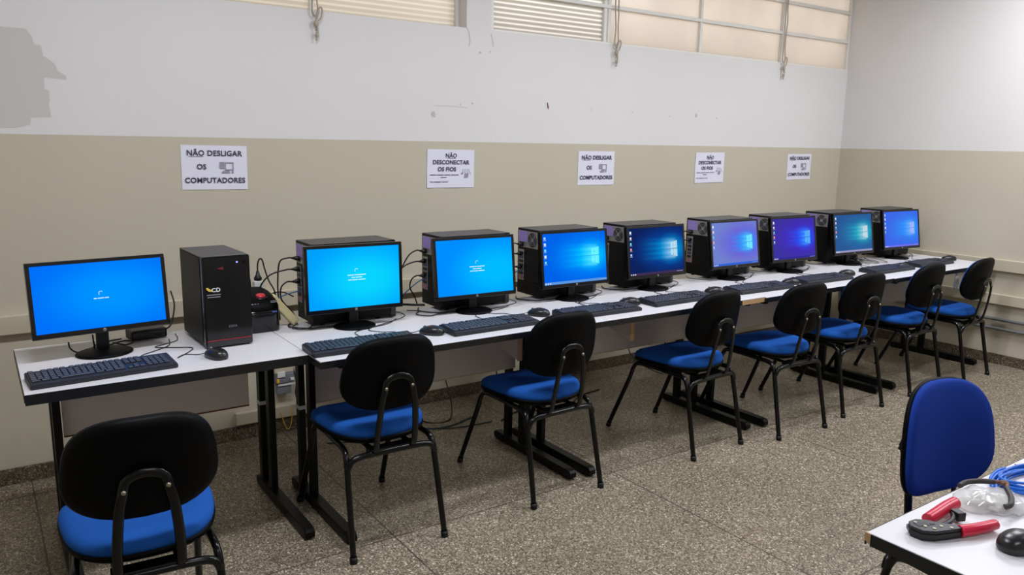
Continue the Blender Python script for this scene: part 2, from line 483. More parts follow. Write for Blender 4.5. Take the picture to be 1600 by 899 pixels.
# window pull cords
def pull_cord(x, y, zt, zb, label, k):
    t = MB().use(M_rope); random.seed(k)
    wv = lambda: random.uniform(-0.006, 0.006)
    a = smooth_path([(x-0.006, y, zt)]+[(x-0.012+wv(), y, zt+(zb+0.14-zt)*i/6) for i in range(1, 6)]+[(x-0.018, y-0.004, zb+0.15), (x-0.008, y-0.008, zb+0.125), (x+0.004, y-0.006, zb+0.12)])
    c = smooth_path([(x+0.008, y, zt)]+[(x+0.010+wv(), y, zt+(zb+0.14-zt)*i/6) for i in range(1, 6)]+[(x+0.012, y-0.004, zb+0.16), (x+0.002, y-0.006, zb+0.12), (x-0.002, y-0.006, zb+0.05)])
    l = smooth_path([(x+0.002, y-0.008, zb+0.12), (x+0.022, y-0.008, zb+0.165), (x+0.034, y-0.008, zb+0.15), (x+0.022, y-0.01, zb+0.11), (x+0.004, y-0.012, zb+0.09), (x+0.006, y-0.012, zb+0.04), (x-0.002, y-0.008, zb)])
    for pth in (a, c, l): t.tube(pth, 0.0042, 6)
    t.shells(sup(0.013, 0.013, 2), [(0.2, -0.02), (0.8, -0.013), (1, 0), (0.8, 0.013), (0.2, 0.02)], lambda v: (v.x+x, v.y+y-0.008, v.z+zb+0.085), 12)
    t.shells(sup(0.010, 0.010, 2), [(0.2, -0.014), (0.8, -0.01), (1, 0), (0.8, 0.01), (0.2, 0.014)], lambda v: (v.x+x+0.004, v.y+y-0.006, v.z+zb+0.03), 12)
    o = t.build('pull_cord'); tag(o, label, 'cord', 'knotted window pull cords')
pull_cord(1.51, -0.012, 2.80, 2.04, 'knotted beige rope hanging from the window nearest the wall patch', 1)
pull_cord(3.535, -0.016, 2.80, 2.05, 'knotted beige rope hanging where ribbed glass meets plain frosted glass', 2)
pull_cord(5.265, -0.016, 2.80, 2.07, 'knotted beige rope hanging from the window near the room corner', 3)

# surface trunking and pipes
structure(MB().box(X0, X1-0.035, -0.032, 0, 0.69, 0.775, 0.004).build('trim_1', m=M_trunk))
structure(MB().box(X1-0.034, X1, Y0, -0.0, 0.69, 0.775, 0.004).build('trim_2', m=M_trunk))
structure(MB().box(X1-0.034, X1, Y0, -0.34, 0.445, 0.52, 0.004).build('trim_3', m=M_trunk))
def pipe(z, label):
    b = MB().use(M_pipe).tube([(X1-0.024, Y0+0.02, z), (X1-0.024, -0.30, z)], 0.0125, 10)
    o = b.build('conduit_pipe')
    for y in (-1.05, -1.95, -3.4, -5.0):
        c = MB().use(M_pipe).tube([(X1-0.024, y, z), (X1-0.024, y+0.05, z)], 0.0165, 10)
        c.box(X1-0.024, X1, y+0.01, y+0.04, z-0.004, z+0.004).build('coupling', o)
    tag(o, label, 'pipe', 'conduits low on the side wall')
pipe(0.335, 'upper grey metal conduit running low along the side wall')
pipe(0.265, 'lower grey metal conduit running just above the skirting')

# ceiling luminaires
def make_lamp(x, y, label):
    t = thing('ceiling_light', label, 'ceiling light', (x, y, H-0.001), 0, 'twin tube ceiling lights')
    MB().use(M_whitepl).box(-0.62, 0.62, -0.11, 0.11, -0.05, 0, 0.006).build('housing', t)
    e = emis('tube_glow', (255, 250, 240), 3.0)
    for s in (-1, 1):
        MB().use(e).tube([(-0.58, s*0.06, -0.072), (0.58, s*0.06, -0.072)], 0.013, 10).build('tube', t)
    ld = bpy.data.lights.new('lamp_light', 'AREA'); ld.shape = 'RECTANGLE'; ld.size = 1.2; ld.size_y = 0.2
    ld.energy = LAMP_W*(1.5 if x > 4.8 and y < -3 else (0.65 if y < -3 else 1.0)); ld.color = LAMP_COL
    lo = bpy.data.objects.new('lamp_light', ld); COL.objects.link(lo); lo.parent = t; lo.location = (0, 0, -0.09)
for (x, y), lb in zip(LAMPS, ('above the first chairs', 'above the middle of the row', 'nearest the side wall', 'at the back of the room', 'over the separate table')):
    make_lamp(x, y, 'twin tube ceiling light '+lb)

# ------------------------------------------------------------------ desks
def desk(x0, x1, yf, depth, legs, label, zt=0.75, th=0.028, edge_all=True, panel=True, bare=None, red=False, po_=0.0):
    yb = yf+depth
    t = thing('computer_table', label, 'table', ((x0+x1)/2, (yf+yb)/2, 0), 0, 'white laminate computer tables')
    ox, oy = (x0+x1)/2, (yf+yb)/2
    b = MB().use(M_lam).box(x0-ox, x1-ox, yf-oy+0.002, yb-oy, zt-0.026, zt, 0.0015)
    b.build('tabletop', t)
    e = MB().use(M_edge)
    e.box(x0-ox, x1-ox, yf-oy-0.001, yf-oy+0.0015, zt-th, zt-0.0015)
    e.box(x0-ox-0.002, x0-ox-0.0002, yf-oy, yb-oy, zt-0.028, zt-0.004) if edge_all else None
    e.box(x1-ox+0.0002, x1-ox+0.002, yf-oy, yb-oy, zt-0.028, zt-0.004) if edge_all else None
    e.build('edge_band', t)
    if bare:
        MB().use(M_wood).box(bare[0]-ox, bare[1]-ox, yf-oy-0.0022, yf-oy-0.0012, zt-0.027, zt-0.002).build('bare_edge', t)
    yp = yf+0.45
    for lx in legs:
        l = MB().use(M_deskleg)
        for py in (yp-0.045+po_, yp+0.085+po_):
            l.box(lx-ox-0.014, lx-ox+0.014, py-oy-0.022, py-oy+0.022, 0.04, zt-0.05, 0.004)
        l.box(lx-ox-0.015, lx-ox+0.015, yf-oy+0.05, yb-oy-0.03, zt-0.052, zt-0.0265, 0.003)
        lo = l.build('leg_frame', t)
        f = MB().use(M_deskleg)
        f.shells(sup(0.022, (yb-yf)/2, 14), [(0.97, 0.006), (1, 0.012), (1, 0.034), (0.97, 0.044), (0.9, 0.047)], lambda v: (v.x+lx-ox, v.y-0.01, v.z), 32, False)
        for yy in (-0.26, 0.24): f.cyl((lx-ox, yy, 0), (lx-ox, yy, 0.012), 0.012, 10)
        f.build('foot', lo)
    if panel:
        pr = max(legs)-ox-(0.085 if red else 0.02)
        p = MB().use(M_panel).box(min(legs)-ox+0.02, pr, yp-oy+0.0, yp-oy+0.016, 0.44, zt-0.03, 0.001)
        po = p.build('modesty_panel', t)
        MB().use(M_redline if red else M_trunk).box(min(legs)-ox+0.02, pr, yp-oy-0.0005, yp-oy+0.0165, 0.434, 0.4395).build('bottom_edge', po)
    return t
D1 = desk(0.08, 0.9925, -1.20, 0.64, (0.185, 0.975), 'short white table at the near end of the row, under the first monitor', th=0.036, red=True, po_=0.03)
D2 = desk(0.995, 2.235, -1.32, 0.65, (1.10, 2.20), 'second white table of the row, carrying the two update screens')
D3 = desk(2.237, 3.495, -1.342, 0.65, (2.30, 3.43), 'third white table with a bare chipboard stretch on its front edge', bare=(3.31, 3.494))
D4 = desk(3.497, 4.745, -1.36, 0.65, (3.56, 4.68), 'fourth white table, under the lilac and the violet screens')
D5 = desk(4.747, 6.03, -1.37, 0.65, (4.86, 5.95), 'last white table of the row, ending by the side wall')

def hung_board(t, x, y0, y1, z0):
    ox, oy = t.location.x, t.location.y
    b = MB().use(M_panel).prism([(x-ox-0.009, y0-oy, z0), (x-ox-0.009, y0-oy, 0.722), (x-ox-0.009, y1-oy, 0.722), (x-ox-0.009, y1-oy, 0.70-0.06)], (0.018, 0, 0))
    b.box(x-ox-0.035, x-ox-0.009, y0-oy, y1-oy, z0, z0+0.012) if False else None
    o = b.build('side_board', t)
    MB().use(M_wood).box(x-ox-0.0125, x-ox+0.0125, y0-oy-0.003, y0-oy-0.0003, z0, 0.722).build('raw_edge', o)
    MB().use(M_whitepl).shells(sup(0.008, 0.008, 2), [(0.3, -0.005), (1, 0), (0.6, 0.006)], lambda v: (x-ox+0.012, y0-oy+0.01+v.x, 0.70+v.y+v.z*0), 10) if False else None
hung_board(D2, 1.985, -1.18, -0.86, 0.575)
hung_board(D3, 2.685, -1.17, -0.89, 0.575)

# tape on the legs at the first joint
M_tape = mat('white_tape', (200, 202, 206), 0.5)
for dk, lx, yf in ((D1, 0.975, -1.20+0.16), (D2, 1.10, -1.32+0.13)):
    ox, oy = dk.location.x, dk.location.y
    MB().use(M_tape).box(lx-ox-0.0155, lx-ox+0.0155, yf+0.405-oy-0.0235, yf+0.405-oy+0.0235, 0.395, 0.412, 0.001).build('tape_band', dk)

# ------------------------------------------------------------------ chairs
def make_chair(name, label, backw=0.38, backh=0.293, backz=0.698, fabric=M_blue, group=None, arch=0.052, spread=0.078, tilt=-9.0, straight=False, sd=1.0, pd=1.0):
    t = thing(name, label, 'chair', group=group)
    # seat: black underside shell + upholstered pad
    def seat_fn(v):
        wv = 1.0 + 0.10*(v.y/0.2)
        z = v.z - 0.018*max(0, (v.y-0.08)/0.12)**2 + 0.010*(v.x/0.21)**2
        return (v.x*wv, v.y-0.02, z)
    so = sup(0.205, 0.205, 3.0)
    sh = MB().use(M_shell).shells(so, [(0.6, 0.408), (0.93, 0.414), (1.0, 0.424), (1.012, 0.434), (1.0, 0.440), (0.9, 0.440)], seat_fn, 48).build('seat_shell', t)
    MB().use(fabric).shells(so, [(0.9, 0.436), (0.99, 0.440), (1.0, 0.452), (0.975, 0.467), (0.90, 0.477), (0.75, 0.482), (0.5, 0.484), (0.2, 0.485)], seat_fn, 48).build('seat', t)
    # backrest
    n_ = 2.9 if backh < 0.35 else 2.5
    bo = sup(backw/2, backh/2, n_)
    ct, st = math.cos(R(tilt)), math.sin(R(tilt))
    def back_fn(v):
        x, h, d = v.x, v.y, v.z           # d: + = forward
        x = x*(1 - 0.10*(h/(backh/2)))    # a little narrower on top
        d = d + 0.045*(x/(backw/2))**2
        y = d*ct + h*st; z = h*ct - d*st
        return (x, y-0.265, z+backz)
    MB().use(M_shell).shells(bo, [(0.5, -0.022*sd), (0.85, -0.020*sd), (0.96, -0.014*sd), (1.0, -0.004*sd), (1.0, 0.010*sd), (0.95, 0.012*sd), (0.8, 0.004*sd), (0.4, 0.0), (0.1, 0.0)], back_fn, 48).build('back_shell', t)
    MB().use(fabric).shells(bo, [(0.90, 0.006*sd), (0.955*pd, 0.009*sd), (0.965*pd, 0.018), (0.92*pd, 0.027), (0.8*pd, 0.033), (0.5, 0.036), (0.2, 0.037)], back_fn, 48).build('backrest', t)
    # support bars: inverted U of flat bar
    zt = backz-0.022
    def bar(s):
        return [(s*0.078, 0.02, 0.400), (s*0.078, -0.18, 0.398), (s*spread, -0.225, 0.392), (s*spread, -0.258, 0.405), (s*spread, -0.272, 0.45), (s*(spread-0.004), -0.285, 0.52), (s*(spread-0.012), -0.297, 0.60), (s*(arch+0.004), -0.302, zt-0.03)]
    if straight:
        def bar(s):
            return [(s*0.10, 0.02, 0.400), (s*0.11, -0.18, 0.392), (s*spread, -0.220, 0.395), (s*spread, -0.243, 0.42), (s*spread, -0.246, 0.50), (s*spread, -0.258, 0.60), (s*(arch+0.002), -0.288, zt-0.03)]
    top = [(arch*math.cos(a), -0.297, zt-0.01+0.03*math.sin(a)) for a in [PI*k/8 for k in range(9)]]
    path = smooth_path(bar(1), 5) + top + list(reversed(smooth_path(bar(-1), 5)))
    br = MB().use(M_tube).tube(path, 0.0135, 10, ry=0.0065).build('back_support', t)
    for s in (-1, 1):
        MB().use(M_bolt).shells(sup(0.0075, 0.0075, 2), [(0.3, 0.006), (0.8, 0.004), (1, 0)], lambda v: (s*(arch+0.001)+v.x, -0.305-v.z, zt-0.022+v.y), 12).build('bolt', br)
    # frame
    for s in (-1, 1):
        pts = smooth_path([(s*0.165, 0.05, 0.405), (s*0.17, -0.10, 0.405), (s*0.176, -0.19, 0.402), (s*0.180, -0.222, 0.372), (s*0.183, -0.240, 0.30), (s*0.192, -0.300, 0.014)], 5)
        l = MB().use(M_tube).tube(pts, 0.0118, 10).build('leg', t)
        MB().use(M_black).cyl((s*0.1915, -0.2985, 0.024), (s*0.1925, -0.302, 0.0), 0.0145, 12).build('foot_cap', l)
        pts = smooth_path([(s*0.165, 0.02, 0.405), (s*0.17, 0.12, 0.402), (s*0.174, 0.150, 0.372), (s*0.178, 0.175, 0.30), (s*0.192, 0.300, 0.014)], 5)
        l = MB().use(M_tube).tube(pts, 0.0118, 10).build('leg', t)
        MB().use(M_black).cyl((s*0.1905, 0.296, 0.024), (s*0.1925, 0.302, 0.0), 0.0145, 12).build('foot_cap', l)
    cb = smooth_path([(-0.181, -0.236, 0.345), (-0.165, -0.240, 0.374), (-0.12, -0.242, 0.386), (0, -0.243, 0.388), (0.12, -0.242, 0.386), (0.165, -0.240, 0.374), (0.181, -0.236, 0.345)], 5)
    c = MB().use(M_tube).tube(cb, 0.0125, 10)
    c.box(-0.095, 0.095, -0.250, -0.20, 0.384, 0.404, 0.003)
    c.build('cross_bar', t)
    MB().use(M_tube).tube([(-0.17, 0.10, 0.403), (0.17, 0.10, 0.403)], 0.010, 8).build('front_bar', t)
    return t
G = 'black backed blue seat chairs along the computer tables'
chair = make_chair('office_chair', 'nearest blue seat chair seen from behind, at the short first table', group=G)
CH = [(0.325, -1.585, -4, None),
      (1.245, -1.160, -1, 'blue seat chair standing between the first two monitors'' keyboards'),
      (2.060, -1.16, 1, 'blue seat chair pushed up to the keyboard of the fourth monitor'),
      (3.03, -1.165, 3, 'blue seat chair in front of the sixth monitor, before the chipboard edge'),
      (3.665, -1.24, -3, 'blue seat chair directly behind the one before the chipboard edge'),
      (4.285, -1.215, -2, 'blue seat chair in the middle of the packed far chairs'),
      (5.00, -1.205, 1, 'last but one blue seat chair before the side wall'),
      (5.565, -1.25, 4, 'blue seat chair at the end of the row by the side wall')]
LB = [None,
      'blue seat chair at the second table, facing the cyan update screen',
      'dark blue seat chair overlapping the third and fourth keyboards',
      'bright blue seat chair straddling the leg frames of the third and fourth tables',
      'blue seat chair facing the lilac screen, next after the bare chipboard edge',
      'blue seat chair whose backrest overlaps the keyboard of the violet screen',
      'blue seat chair second from the side wall, at the last table',
      'blue seat chair at the end of the row beside the side wall pipes']
for i, (x, y, a, _) in enumerate(CH):
    if i == 0: chair.location = (x, y, 0); chair.rotation_euler = (0, 0, R(a))
    else: dup(chair, (x, y, 0), R(a), LB[i])
rc = make_chair('tall_back_chair', 'royal blue upholstered chair facing us behind the separate work table', 0.37, 0.345, 0.722, M_blue2, None, 0.085, 0.098, -4.0, True, 0.65, 1.025)
rc.location = (2.235, -3.145, 0); rc.rotation_euler = (0, 0, R(170))

# ------------------------------------------------------------------ monitors
def make_monitor(name, label, W, Hh, zc, group, base_r):
    t = thing(name, label, 'monitor', group=group)
    pc = (0, 0, zc)
    w2, h2, bz = W/2, Hh/2, 0.0135
    # bezel frame: four bars
    b = MB().use(M_gloss)
    b.box(-w2, w2, -0.011, 0.010, h2-bz, h2, 0.002); b.box(-w2, w2, -0.011, 0.010, -h2, -h2+bz+0.005, 0.002)
    b.box(-w2, -w2+bz, -0.011, 0.010, -h2+bz, h2-bz); b.box(w2-bz, w2, -0.011, 0.010, -h2+bz, h2-bz)
    bez = b.build('bezel', t); bez.location = pc
    h = MB().use(M_black).box(-w2+0.003, w2-0.003, 0.0, 0.016, -h2+0.003, h2-0.003, 0.003)
    h.shells(sup(w2*0.72, h2*0.72, 4), [(1, 0.015), (0.97, 0.026), (0.85, 0.034), (0.5, 0.036)], lambda v: (v.x, v.z, v.y), 32)
    hs = h.build('housing', t); hs.location = pc
    s = MB().use(M_port)
    s.box(-w2+bz, w2-bz, -0.0085, -0.002, -h2+bz+0.005, h2-bz)
    sc = s.build('screen', t); sc.location = pc
    lg = MB().use(M_silver)
    lg.shells(sup(0.0058, 0.0058, 2), [(1, 0), (1, 0.0006), (0.8, 0.0008)], lambda v: (v.x, -0.0112-v.z, v.y-h2+0.0095), 20)
    lg.use(M_gloss)
    for dx in (-0.0016, 0.0016):
        lg.box(dx-0.0005, dx+0.0005, -0.0125, -0.012, -h2+0.0095-0.0035, -h2+0.0095+0.0025, M=Matrix.Shear('XZ', 4, (0.0, 0.0)) if False else None)
    lo = lg.build('logo', t); lo.location = pc
    n = MB().use(M_black)
    n.box(-0.021, 0.021, 0.014, 0.036, 0.006, zc-0.02, 0.004)
    n.box(-0.035, 0.035, 0.012, 0.040, zc-0.06, zc+0.03, 0.005)
    n.build('stand_neck', t)
    MB().use(M_shell).shells(sup(base_r, base_r*0.88, 2), [(0.96, 0.0), (1.0, 0.003), (0.99, 0.007), (0.9, 0.011), (0.4, 0.016), (0.22, 0.018)], lambda v: (v.x, v.y+0.006, v.z), 48).build('stand_base', t)
    return t
def tilt_monitor(t, deg):
    for c in kids(t):
        if c.name.split('.')[0] in ('bezel', 'housing', 'screen', 'logo'): c.rotation_euler = (R(-deg), 0, 0)
def glyphs(t, W, Hh, icons, dashes, material, zc):
    """screen picture: own mesh with its wallpaper, icons and lines of text"""
    w2, h2, bz = W/2, Hh/2, 0.0135
    old = [c for c in kids(t) if c.name.split('.')[0] == 'screen'][0]
    b = MB().use(material)
    x0, x1, z0, z1 = -w2+bz, w2-bz, -h2+bz+0.005, h2-bz
    b.box(x0, x1, -0.0085, -0.002, z0, z1)
    yy = -0.0087
    def q(u0, u1, v0, v1, m):
        b.use(m); X = lambda u: x0+(x1-x0)*u; Z = lambda v: z0+(z1-z0)*v
        b.poly([(X(u0), yy, Z(v0)), (X(u1), yy, Z(v0)), (X(u1), yy, Z(v1)), (X(u0), yy, Z(v1))])
    for k, c in enumerate(icons):
        v = 0.94-0.118*k
        m1 = emis('icon_%d_%d_%d' % c, c); m2 = emis('icon_caption', (190, 205, 235), 0.8)
        q(0.022, 0.052, v-0.050, v, m1); q(0.030, 0.045, v-0.035, v-0.012, emis('icon_white', (225, 235, 250)))
        q(0.015, 0.060, v-0.068, v-0.060, m2)
    if icons:
        wm = emis('start_white', (225, 230, 245))
        for k in range(3): q(0.018+0.034*k, 0.036+0.034*k, 0.012, 0.036, wm)
        q(0.86, 0.975, 0.016, 0.026, emis('tray_grey', (150, 160, 200)))
    wt = emis('screen_text_white', (215, 245, 255))
    for (cx, cy, words) in dashes:
        tot = sum(words)+0.006*(len(words)-1); u = cx-tot/2
        for wd in words: q(u, u+wd, cy-0.007, cy+0.007, wt); u += wd+0.006
    if dashes:
        cx = dashes[0][0]; cy = dashes[0][1]+0.075
        for k in range(6):
            a = PI*0.3+k*0.55; r_ = 0.03
            du, dv = r_*math.cos(a)*(z1-z0)/(x1-x0), r_*math.sin(a)
            q(cx+du-0.003, cx+du+0.003, cy+dv-0.005, cy+dv+0.005, wt)
    o = b.build('screen_tmp', None, fix=False)
    old.data = o.data; bpy.data.objects.remove(o)
WM, HM = 0.437, 0.291
MON = [(0.358, -0.800, 5.7, 6.5), (1.325, -0.868, -2.9, 2.5), (1.935, -0.868, -2.4, 7), (2.545, -0.865, -1.1, 7.5), (3.125, -0.872, -1.3, 8),
       (3.80, -0.862, -0.5, 9), (4.365, -0.872, -2.9, 9), (5.04, -0.868, -3.1, 9), (5.655, -0.868, -4.2, 9)]
ic = [(230, 235, 240), (235, 200, 190), (70, 190, 190), (230, 130, 110), (150, 190, 240)]
ic2 = [(150, 200, 255), (210, 235, 255), (90, 210, 255), (240, 245, 240), (80, 200, 255)]
SCR = [screen_plain('screen_blue', (0, 148, 255), (0, 112, 250), 0.62, 0.5),
       screen_plain('screen_cyan', (8, 212, 255), (0, 160, 255), 0.62, 0.45),
       screen_plain('screen_azure', (0, 188, 255), (0, 142, 255), 0.78, 0.4),
       screen_wall('screen_bright', (0, 98, 232), (0, 130, 250), (0, 205, 255), (110, 245, 255), (90, 150, 225)),
       screen_wall('screen_navy', (14, 34, 92), (10, 62, 150), (0, 158, 225), (185, 225, 240), (62, 48, 84)),
       screen_wall('screen_lilac', (112, 130, 205), (108, 92, 215), (0, 150, 255), (120, 235, 255), (50, 100, 210)),
       screen_wall('screen_violet', (62, 52, 160), (68, 42, 190), (24, 90, 255), (90, 180, 250), (50, 44, 150)),
       screen_wall('screen_teal', (42, 88, 150), (40, 110, 165), (40, 185, 205), (205, 220, 230), (150, 150, 190)),
       screen_wall('screen_sky', (62, 104, 232), (56, 122, 240), (50, 158, 255), (165, 185, 255), (110, 110, 235))]
mlab = ['wide monitor with a plain blue screen at the near end of the row',
        'monitor with a bright cyan update screen, on the second table',
        'monitor with an azure update screen, second of the two update screens',
        'monitor with a vivid bright blue desktop picture',
        'monitor with a dark navy desktop picture',
        'monitor with a lilac and purple tinted desktop picture',
        'monitor with a deep violet desktop picture',
        'monitor with a teal grey desktop picture',
        'monitor with a light blue desktop picture at the far end by the side wall']
mon1 = make_monitor('computer_monitor', mlab[0], 0.462, 0.272, 0.222, 'monitors along the computer tables', 0.098)
x, y, a, ti = MON[0]; mon1.location = (x, y, 0.75); mon1.rotation_euler = (0, 0, R(a)); tilt_monitor(mon1, ti)
monp = make_monitor('computer_monitor', mlab[1], WM, HM, 0.217, 'monitors along the computer tables', 0.092)
mons = [mon1]
for i in range(1, 9):
    x, y, a, ti = MON[i]
    m_ = monp if i == 1 else dup(monp)
    m_.location = (x, y, 0.75); m_.rotation_euler = (0, 0, R(a)); m_['label'] = mlab[i]
    mons.append(m_)
for i, m_ in enumerate(mons):
    tilt_monitor(m_, MON[i][3])
    if i == 0: glyphs(m_, 0.462, 0.272, [], [(0.50, 0.45, (0.025, 0.05, 0.03))], SCR[0], 0)
    elif i == 1: glyphs(m_, WM, HM, [], [(0.52, 0.54, (0.07, 0.02, 0.10)), (0.52, 0.50, (0.04, 0.07)), (0.52, 0.46, (0.04, 0.06, 0.08))], SCR[1], 0)
    elif i == 2: glyphs(m_, WM, HM, [], [(0.52, 0.50, (0.07, 0.02, 0.10)), (0.52, 0.46, (0.04, 0.07)), (0.52, 0.42, (0.04, 0.06, 0.08))], SCR[2], 0)
    else: glyphs(m_, WM, HM, ic2 if i in (3, 8) else ic, [], SCR[i], 0)

# ------------------------------------------------------------------ computer towers
def make_tower(label, L, Wd, Hh, group, front=False):
    """rear plate at x=0 looking -x, length along +x, width along y (centred), front bezel at x=L"""
    t = thing('computer_tower', label, 'computer', group=group)
    w2 = Wd/2
    b = MB().use(M_case).box(0.004, L-0.03, -w2, w2, 0.012, Hh-0.002, 0.002)
    for y in (-w2+0.03, w2-0.03):
        for x in (0.05, L-0.08): b.cyl((x, y, 0), (x, y, 0.013), 0.012, 10)
    b.build('case', t)
    MB().use(M_caseside).box(0.002, L-0.028, -w2-0.001, w2+0.001, Hh-0.003, Hh, 0.001).build('top_cover', t)
    MB().use(M_case).box(0.012, L-0.035, -w2-0.0025, -w2, 0.022, Hh-0.006, 0.001).build('side_panel', t)
    MB().use(M_case).box(0.012, L-0.035, w2, w2+0.0025, 0.022, Hh-0.006, 0.001).build('side_panel', t)
    f = MB().use(M_gloss).box(L-0.03, L, -w2-0.002, w2+0.002, 0.004, Hh+0.001, 0.007, 3)
    fb = f.build('front_bezel', t)
    if front:
        # details in the bezel plane x = L, facing +x
        F = Matrix(((0, 0, 1, 0), (1, 0, 0, 0), (0, 1, 0, 0), (0, 0, 0, 1)))
        MB().use(mat('stripe_red', (150, 22, 42), 0.5)).box(L-0.001, L+0.0012, -w2+0.004, w2-0.004, 0.030, 0.0335).build('red_stripe', fb)
        MB().use(mat('dark_kick_grey', (40, 42, 44), 0.5)).box(L-0.001, L+0.0008, -w2+0.004, w2-0.004, 0.0085, 0.028).build('kick_strip', fb)
        MB().use(mat('dark_red', (120, 20, 36), 0.5)).prism([(L+0.0004, -0.012, Hh-0.052), (L+0.0004, -0.036, Hh-0.046), (L+0.0004, -0.012, Hh-0.040)], (0.0006, 0, 0)).build('red_arrow', fb)
        MB().use(emis('power_led', (130, 140, 255), 2.5)).shells(sup(0.0035, 0.0035, 2), [(1, 0), (0.8, 0.0015)], lambda v: (L+v.z, 0.040+v.x, Hh-0.026+v.y), 14).build('power_light', fb)
        MB().use(M_case).box(L, L+0.002, 0.062, 0.074, Hh-0.034, Hh-0.018, 0.001).build('power_button', fb)
        lw = mat('sticker_white', (226, 226, 230), 0.5); ly = mat('sticker_yellow', (224, 196, 80), 0.5); lgm = mat('logo_grey', (96, 96, 104), 0.4)
        s = MB().use(lw)
        s.merge(text_mesh('CD', 0.022, 0.0006), Matrix.Translation((L+0.0006, -0.043, Hh-0.128)) @ F)
        s.use(mat('sticker_grey', (140, 140, 148), 0.5))
        for dz, hw in ((0.0165, 0.026), (0.0255, 0.024)):
            s.box(L, L+0.0006, -0.052-hw, -0.052+hw, Hh-0.129-dz-0.0016, Hh-0.129-dz+0.0016)
        s.use(ly)
        s.prism([(L+0.0004, -0.080, Hh-0.117), (L+0.0004, -0.073, Hh-0.116), (L+0.0004, -0.066, Hh-0.123), (L+0.0004, -0.058, Hh-0.1255), (L+0.0004, -0.059, Hh-0.133), (L+0.0004, -0.069, Hh-0.131), (L+0.0004, -0.077, Hh-0.125)], (0.0006, 0, 0))
        s.build('maker_sticker', fb)
        MB().use(lgm).merge(text_mesh('OIXA', 0.013, 0.0004), Matrix.Translation((L+0.0006, 0.014, 0.082)) @ F).build('maker_logo', fb)
        return t
    # rear details (x slightly below 0)
    r = MB().use(M_case).box(0, 0.006, -w2+0.001, w2-0.001, 0.014, Hh-0.003, 0.0008)
    rp = r.build('rear_plate', t)
    ps = MB().use(M_silver)
    z1, z0 = Hh-0.012, Hh-0.098
    ps.box(-0.002, 0, -w2+0.008, w2-0.010, z0, z1)
    ps.use(M_violet).box(-0.003, -0.002, 0.004, w2-0.012, z0+0.028, z1-0.003)  # violet lens bloom painted as a coloured patch on the supply plate
    ps.use(M_port).box(-0.004, -0.002, 0.038, w2-0.020, z0+0.006, z0+0.026)
    # fan: dark disc, ring grille and spokes
    cy, cz = -0.040, (z0+z1)/2
    ps.cyl((-0.0022, cy, cz), (-0.003, cy, cz), 0.039, 28)
    ps.use(M_silver)
    for rr in (0.038, 0.029, 0.020, 0.011):
        ps.tube([(-0.0045, cy+rr*math.cos(2*PI*k/24), cz+rr*math.sin(2*PI*k/24)) for k in range(24)], 0.0011, 5, closed=True)
    for k in range(4):
        a_ = PI/4+k*PI/2
        ps.tube([(-0.0045, cy, cz), (-0.0045, cy+0.038*math.cos(a_), cz+0.038*math.sin(a_))], 0.0012, 5)
    ps.cyl((-0.0052, cy, cz), (-0.003, cy, cz), 0.009, 12)
    ps.build('power_supply', rp)
    io = MB().use(M_silver)
    i0, i1 = Hh-0.275, Hh-0.112
    io.box(-0.0015, 0, w2-0.060, w2-0.012, i0, i1)
    zz = i1-0.012
    for k, mm in enumerate([M_port, M_portb, M_port, M_port, M_portb, M_port, M_portp]):
        io.use(mm).box(-0.006, -0.0015, w2-0.052, w2-0.022, zz-0.014, zz)
        zz -= 0.0215
    io.build('port_plate', rp)
    sl = MB().use(M_case)
    for k in range(4):
        z = Hh-0.286-0.016*k
        if z > 0.03: sl.box(-0.002, 0, -w2+0.014, w2-0.03, z-0.006, z+0.006, 0.0005)
    sl.build('slot_cover', rp)
    return t
GT = 'black computer towers on the tables'
make_tower('black computer tower with a red stripe and power light, facing the room', 0.325, 0.176, 0.357, GT, True)
tw1 = [o for o in bpy.data.objects if o.name == 'computer_tower'][0]
tw1.location = (0.765, -0.612, 0.75); tw1.rotation_euler = (0, 0, R(-88))
TX = [1.165, 1.795, 2.37, 2.965, 3.655, 4.245, 4.865, 5.545]
tn = ['black computer tower behind the bright cyan update screen', 'black computer tower behind the azure update screen', 'black computer tower behind the vivid blue desktop screen',
      'black computer tower behind the dark navy desktop screen', 'black computer tower behind the lilac desktop screen', 'black computer tower behind the deep violet desktop screen',
      'black computer tower behind the teal grey desktop screen', 'black computer tower behind the farthest screen by the side wall']
towp = make_tower(tn[0], 0.395, 0.19, 0.36, GT)
YC = -0.697
for i, x in enumerate(TX):
    o = towp if i == 0 else dup(towp)
    o.location = (x, YC, 0.75); o['label'] = tn[i]

